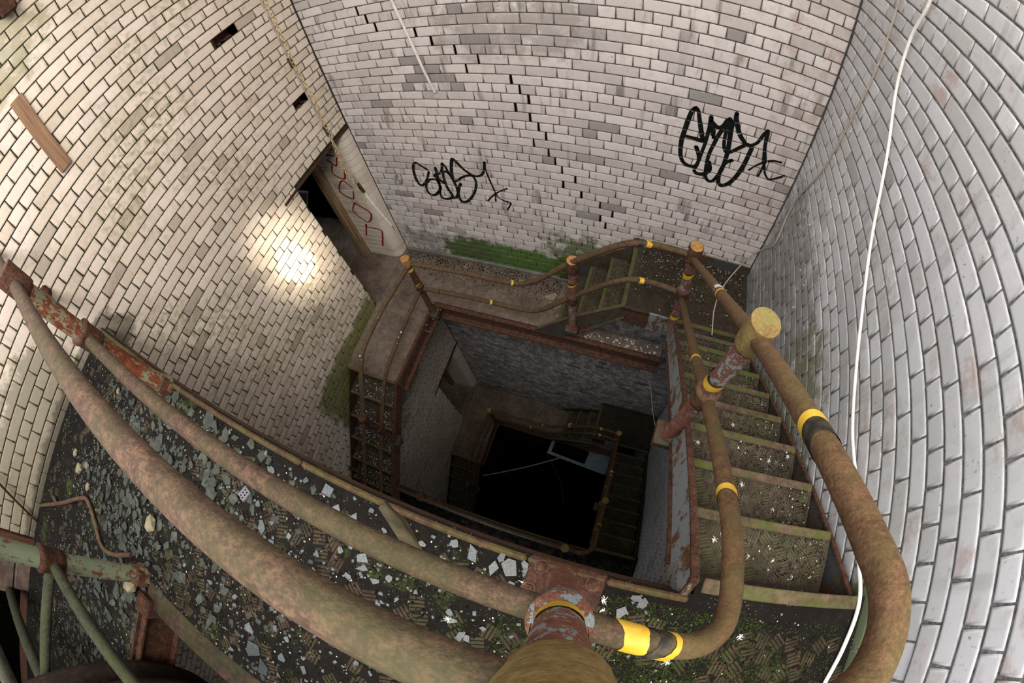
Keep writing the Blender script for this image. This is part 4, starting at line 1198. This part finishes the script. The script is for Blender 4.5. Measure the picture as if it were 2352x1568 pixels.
SHARDS=[(2.67,-0.13,0.038,0.056),(2.59,-0.19,0.05,0.033),(2.61,-0.12,0.026,0.027),(2.75,-0.11,0.025,0.032),(2.78,-0.13,0.053,0.066),(2.74,-0.15,0.048,0.032),(2.82,-0.11,0.028,0.023),(2.84,-0.13,0.051,0.035),(2.8,-0.18,0.028,0.026),(3.03,-0.12,0.061,0.044),(3.15,-0.12,0.026,0.041),(3.17,-0.13,0.028,0.039),(3.12,-0.17,0.046,0.03),(2.36,-0.28,0.045,0.039),(2.37,-0.31,0.045,0.026),(2.42,-0.33,0.03,0.041),(2.28,-0.18,0.068,0.023),(2.4,-0.44,0.043,0.026),(2.39,-0.49,0.049,0.023),(2.53,-0.48,0.105,0.104),(2.66,-0.42,0.032,0.031),(2.7,-0.43,0.075,0.069),(2.72,-0.38,0.026,0.046),(2.74,-0.38,0.026,0.036),(2.66,-0.43,0.038,0.022),(2.75,-0.41,0.029,0.031),(2.71,-0.21,0.026,0.021),(2.16,-0.13,0.05,0.047),(2.21,-0.18,0.052,0.05),(2.26,-0.24,0.029,0.033),(1.91,-0.17,0.035,0.044),(1.08,-0.78,0.071,0.065),(1.18,-0.9,0.107,0.08),(1.27,-0.76,0.044,0.101),(1.21,-1.17,0.063,0.122),(1.33,-1.11,0.079,0.117),(1.59,-0.81,0.048,0.069),(1.54,-0.94,0.05,0.048),(1.96,-0.37,0.058,0.033),(1.91,-0.45,0.037,0.05),(2.02,-0.4,0.032,0.037),(2.09,-0.45,0.038,0.061),(2.04,-0.75,0.051,0.035),(2.08,-0.82,0.069,0.079),(2.13,-0.86,0.062,0.087),(2.2,-0.77,0.033,0.038),(1.81,-0.83,0.037,0.043),(2.29,-0.76,0.038,0.037),(0.98,-0.4,0.112,0.102),(1.22,-0.34,0.064,0.074),(1.2,-0.13,0.072,0.059),(1.36,-0.15,0.052,0.046),(1.49,-0.13,0.076,0.088),(1.62,-0.14,0.043,0.062),(1.68,-0.13,0.028,0.053),(1.77,-0.12,0.044,0.051),(0.92,-0.77,0.05,0.086),(1.21,-0.59,0.053,0.05),(0.73,-0.61,0.057,0.054),(1.45,-0.34,0.051,0.045),(1.64,-0.27,0.036,0.037)]
SH = SHARDS
taken = []
ORD = 'first second third fourth fifth sixth seventh eighth ninth tenth eleventh twelfth thirteenth fourteenth fifteenth sixteenth seventeenth eighteenth nineteenth twentieth'.split()
SHARD_LABEL = {}
zones = {}
for i, (x, y, a, b) in enumerate(SH):
    if x > 1.85:
        zn = ('along the landing edge strip, right of the bolted post', 'right') if x > 2.95 else ('along the landing edge strip', 'left of the bolted post') if y > -.215 else ('between the two near rails', 'left of the bolted post') if y > -.6 else ('under the top rail', 'left of the bolted post')
        zones.setdefault(('grey glass', zn), []).append((abs(x - 2.93), i))
    else:
        zn = ('along the landing edge strip', 'right of the red post') if y > -.2 else ('between the two near rails', 'right of the wall') if y > -.6 else ('beyond the top rail', 'right of the wall')
        zones.setdefault(('grey-green slate', zn), []).append((x, i))
for (kind, zn), lst in zones.items():
    for r, (_, i) in enumerate(sorted(lst)):
        a, b = SH[i][2:]
        form = 'long' if max(a, b) > 1.7 * min(a, b) else 'broad' if a * b > .004 else 'blunt'
        SHARD_LABEL[i] = '%s %s shard %s, %s%s' % (form, kind, zn[0], ORD[r], '' if zn[1] == 'right' else ' ' + zn[1])
SHARD_LABEL[19] = 'largest grey patterned glass shard between the two landing rails'
for i, (x, y, a, b) in enumerate(SH):
    grey = x > 1.85
    me = shard_mesh('glass_shard' if grey else 'slate_shard', a * 1.05, b * 1.05, .006, M['glass_grey'] if grey else M['shale'])
    lab, grp = SHARD_LABEL[i], ('large glass shards on the near landing' if grey else 'large slate shards on the near landing')
    litter('glass_shard' if grey else 'slate_shard', me, x, y, .003, lab, 'shard', grp, .04)
    taken.append((x, y))
# smaller shards: dense slate drift on the left, thinner glass scatter to the right
gm = [shard_mesh('glass_shard', random.uniform(.018, .034), random.uniform(.016, .03), .005, M['glass_grey']) for _ in range(14)]
sm = [shard_mesh('slate_shard', random.uniform(.03, .09), random.uniform(.025, .062), .006, M['shale']) for _ in range(24)]
cnt_s = cnt_g = 0
while cnt_s < 240:
    if random.random() < .5:
        x, y = random.gauss(1.12, .22), random.uniform(-1.9, -.35)
    else:
        x, y = random.uniform(.55, 1.9), random.uniform(-.9, -.13)
    if not (.12 < x < (1.38 if y < -1.0 else 3.2)) or y > -.12: continue
    me = random.choice(sm)
    litter('slate_shard', me, x, y, .003 + random.uniform(0, .006), 'small grey-green slate shard among many on the left of the landing', 'shard', 'small slate shards on the near landing', .1)
    cnt_s += 1
while cnt_g < 85:
    x, y = random.uniform(1.6, 3.25), random.uniform(-.9, -.12)
    if random.random() > .95 - .4 * abs(y + .3): continue
    litter('glass_shard', random.choice(gm), x, y, .003, 'small pale glass shard among many on the middle of the landing', 'shard', 'small glass shards on the near landing', .1)
    cnt_g += 1


def crumbs(name, n, fn, size, mat, parent, hgt=.7, z=0.0):
    V = []; F = []; k = 0
    for _ in range(n):
        p = fn()
        if p is None: continue
        s = random.uniform(*size); a = random.uniform(0, PI)
        c, q = math.cos(a) * s, math.sin(a) * s
        h = s * hgt * random.uniform(.5, 1.2)
        zz = p[2] if len(p) > 2 else z
        for u, v in ((-1, -.7), (1, -.6), (.9, .7), (-.8, .8)):
            V.append((p[0] + u * c - v * q, p[1] + u * q + v * c, zz - .001))
        for u, v in ((-.6, -.4), (.6, -.35), (.5, .4), (-.5, .45)):
            V.append((p[0] + u * c - v * q, p[1] + u * q + v * c, zz + h))
        F += [(k + 4, k + 5, k + 6, k + 7), (k, k + 1, k + 5, k + 4), (k + 1, k + 2, k + 6, k + 5), (k + 2, k + 3, k + 7, k + 6), (k + 3, k, k + 4, k + 7)]
        k += 8
    return link_mesh(name, np_mesh(name, V, F, mat), parent, kind='stuff')


def near_pt(x0=.06, x1=3.9, ymin=-.98, b=True):
    def f():
        if b and random.random() < .25:
            return (random.uniform(.06, 1.4), random.uniform(-2.4, -1.0))
        return (random.uniform(x0, x1), random.uniform(ymin, -.115))
    return f


tag(crumbs('dirt_crumbs', 9000, near_pt(), (.002, .008), M['dirt'], None), 'dark grit and slate crumbs strewn over the near landing', 'grit')
tag(crumbs('slate_chips', 1500, lambda: (min(max(random.gauss(1.0, .28), .08), 1.39), random.uniform(-2.2, -.13)) if random.random() < .6 else (random.uniform(.4, 2.2), random.uniform(-.95, -.13)), (.006, .018), M['shale'], None, .25), 'grey-green slate chips drifted over the left part of the landing', 'slate chips')
tag(crumbs('pale_crumbs', 1100, near_pt(x1=3.4), (.0015, .005), M['stone_pale'], None), 'pale mortar crumbs sprinkled over the near landing', 'grit')
tag(crumbs('white_flakes', 800, near_pt(), (.001, .0045), M['white_bit'], None, .3), 'tiny white flakes and droppings on the near landing', 'flakes')
tag(crumbs('glass_crumbs', 900, near_pt(x0=.5, x1=3.2, b=False), (.003, .009), M['glass_grey'], None, .35), 'tiny glass splinters between the shards on the landing', 'glass bits')


def moss_pt():
    while True:
        x, y = random.uniform(2.5, 3.9), random.uniform(-.98, -.12)
        if random.random() < (.9 if math.hypot((x - 3.25) / .45, (y + .32) / .25) < 1 else .25 if x > 2.9 else .12):
            return (x, y)


tag(crumbs('moss_patch', 15000, moss_pt, (.0012, .0034), M['moss'], None, 1.0), 'green moss tufts on the right end of the near landing', 'moss')

for (x, y, r), lab in zip(((.40, -.80, .030), (.51, -.845, .034), (.60, -.78, .028), (.69, -.87, .03), (1.37, -.685, .05), (1.345, -1.03, .055), (.55, -.45, .022), (.66, -.30, .026)),
                          ('pale stone lump nearest the left wall', 'long pale stone chip in the dirt by the left wall', 'pale stone chip behind the long one', 'yellowish stone lump in the dirt drift', 'pale angular stone under the top rail', 'largest pale stone beside the green post foot', 'small pale stone under the middle rail', 'pale pebble near the red post foot')):
    bm = bmesh.new(); bmesh.ops.create_icosphere(bm, subdivisions=1, radius=r)
    for v in bm.verts: v.co *= random.uniform(.75, 1.1); v.co.z *= .6
    me = bpy.data.meshes.new('stone'); bm.to_mesh(me); bm.free(); me.materials.append(M['stone_pale'])
    litter('stone', me, x, y, r * .45, lab, 'stone', None, .2)

mb = MB(); mb.add([(-.10, -.02, 0), (.03, -.03, 0), (.11, -.012, 0), (.10, .012, 0), (-.02, .03, 0), (-.11, .016, 0), (-.10, -.016, .02), (.03, -.02, .026), (.10, -.006, .008), (.09, .008, .008), (-.02, .02, .03), (-.10, .012, .02)],
    [(5, 4, 3, 2, 1, 0), (6, 7, 8, 9, 10, 11)] + [(i, (i + 1) % 6, 6 + (i + 1) % 6, 6 + i) for i in range(6)])
o = mb.build('wood_splinter', M['wood_rot']); o.location = (2.45, -.145, .004); o.rotation_euler = (0, 0, -.53)
tag(o, 'rotten grey-brown wood splinter against the landing edge', 'wood')
T = Thing('connector_block', (1.84, -.295, 0), label='small grey plastic block with round holes lying on the landing', cat='connector')
MC = Matrix.Translation((1.84, -.295, .008)) @ Matrix.Rotation(1.2, 4, 'Z')
T.part('body', MB().box((-.025, -.02, 0), (.025, .02, .014), M=MC, bev=.002), M['plastic_grey'])
mb = MB()
for i in range(3):
    for j in range(2): mb.lathe([(.0035, .014), (.0035, .0145)], 8, MC @ Matrix.Translation((-.014 + .014 * i, -.008 + .013 * j, 0)))
T.part('socket', mb, M['black'])
tag(MB().tube([(.06, -1.36, .014), (.46, -1.10, .02), (.66, -.96, .028), (.74, -.92, .026), (.87, -.97, .016), (1.0, -1.04, .014), (1.10, -1.02, .014), (1.28, -.91, .016)], .013, 10).build('bent_pipe', M['rail_rust']), 'bent thin rusty pipe lying among slate on the landing', 'pipe')
mb = MB(); mb.prism([(-.03, -.02), (.02, -.025), (.035, .01), (0, .03), (-.03, .02)], 0, .006); o = mb.build('rust_flake', M['rail_rust']); o.location = (.30, -1.18, .02); o.rotation_euler = (.6, .3, 0)
tag(o, 'rusty plate scrap by the end of the bent pipe', 'scrap')

# feathers
def feather_mesh(kind):
    mb = MB(); n = 14 if kind else 7
    for k in range(n):
        a = 2 * PI * k / n + random.uniform(-.3, .3) if kind else random.gauss(0, .8)
        L = random.uniform(.006, .015)
        mb.tube([(0, 0, .002), (L * .6 * math.cos(a), L * .6 * math.sin(a), .006), (L * math.cos(a + .3), L * math.sin(a + .3), .003)], .0009, 4, False)
    return mb.mesh('feather', M['feather'])


for x, y, big, lab, g in ((2.67, -.345, 1, 'round white down tuft on the dirt left of the bolted post', None), (3.06, -.145, 1, 'splayed white feather right of the bolted post', None),
                       (3.44, -.11, 1, 'white feather tuft on the mossy landing end', None), (2.83, -.165, 0, 'small white feather beside the bolted plate', None)):
    litter('feather', feather_mesh(big), x, y, .004, lab, 'feather', g, .05)
fm = [feather_mesh(i % 2) for i in range(4)]
for k in range(34):
    if k < 20: x, y, z = random.uniform(3.35, 3.85), random.uniform(-.05, .9), 0; kk = max(1, int((y + .03) / .222) + 1); z = -RISE * kk + .003; y = .222 * kk - random.uniform(.06, .2)
    else: x, y, z = random.uniform(3.0, 3.85), random.uniform(-.9, -.15), .004
    litter('feather', random.choice(fm), x, y, z, 'small white feather scrap on the right stair treads' if k < 20 else 'small white feather scrap on the mossy landing end', 'feather', 'feathers on the stair treads' if k < 20 else 'feathers on the mossy landing end', .05)

# grit and droppings on treads and landings
def tread_pt():
    k = random.randint(1, 8)
    x = 3.88 - abs(random.gauss(0, .16))
    if x < 3.35: return None
    return (x, .222 * k - random.uniform(.02, .21), -RISE * k)


tag(crumbs('tread_grit', 5000, tread_pt, (.001, .0042), M['dirt'], None), 'black grit along the wall side of the right stair treads', 'grit')
tag(crumbs('tread_flakes', 260, lambda: tread_pt(), (.002, .006), M['white_bit'], None, .4), 'white flakes on the right stair treads', 'flakes')
tag(crumbs('landing_grit', 2600, lambda: (random.uniform(.05, 2.1), D_Y - .05 - abs(random.gauss(0, .13)), ZL), (.002, .008), M['dirt'], None), 'black grit along the foot of the back wall on the doorway landing', 'grit')
tag(crumbs('landing_flakes', 700, lambda: (random.uniform(.05, 1.4) if random.random() < .6 else random.uniform(.05, 2.2), D_Y - .06 - abs(random.gauss(0, .16)), ZL), (.003, .011), M['stone_pale'], None, .3), 'pale paint flakes along the foot of the back wall', 'flakes')
def corner_pt():
    return (random.uniform(2.9, 3.93), 2.66 - abs(random.gauss(0, .25)), ZR)
tag(crumbs('corner_grit', 3000, lambda: (lambda p: p if p[1] > 2.0 else None)(corner_pt()), (.0015, .005), M['dirt'], None), 'black grit on the corner landing along the wall', 'grit')
tag(crumbs('corner_flakes', 260, lambda: (lambda p: p if p[1] > 2.0 else None)(corner_pt()), (.003, .008), M['white_bit'], None, .4), 'white droppings on the corner landing', 'flakes')
tag(crumbs('flight_flakes', 500, lambda: (lambda k: (random.uniform(.08, .66), .95 - .235 * k + random.uniform(.0, .2), -2.88 - .22 * k + .001))(random.randint(1, 5)), (.003, .010), M['white_bit'], None, .3), 'white droppings spattered on the left stair treads', 'flakes')
tag(crumbs('beam_flakes', 60, lambda: (random.uniform(2.5, 3.3), random.uniform(2.02, 2.13), ZL), (.004, .014), M['white_bit'], None, .3), 'white droppings on the ledge below the short flight', 'flakes')
for i, (x, y, a, b) in enumerate(((2.02, 2.42, .15, .10), (2.12, 2.30, .09, .06), (2.17, 2.2, .10, .06), (1.62, 2.53, .06, .05))):
    me = shard_mesh('plaster_flake', a, b, .008, M['stone_pale'], 7)
    litter('plaster_flake', me, x, y, ZL + .001, ('largest peeled plaster flake on the doorway landing under the dip in the rail', 'small plaster flake beside the largest one', 'plaster flake nearest the first tread', 'small white flake alone near the foot of the back wall')[i], 'flake', None, .03)
tag(crumbs('brick_dust', 160, lambda: (random.uniform(-.3, .9), random.uniform(1.6, 2.5), ZL), (.004, .012), mat_plain('red_chip', lin('#8a6355'), lin('#a5796a'), 30), None, .6), 'reddish brick chips on the floor by the doorway', 'chips')
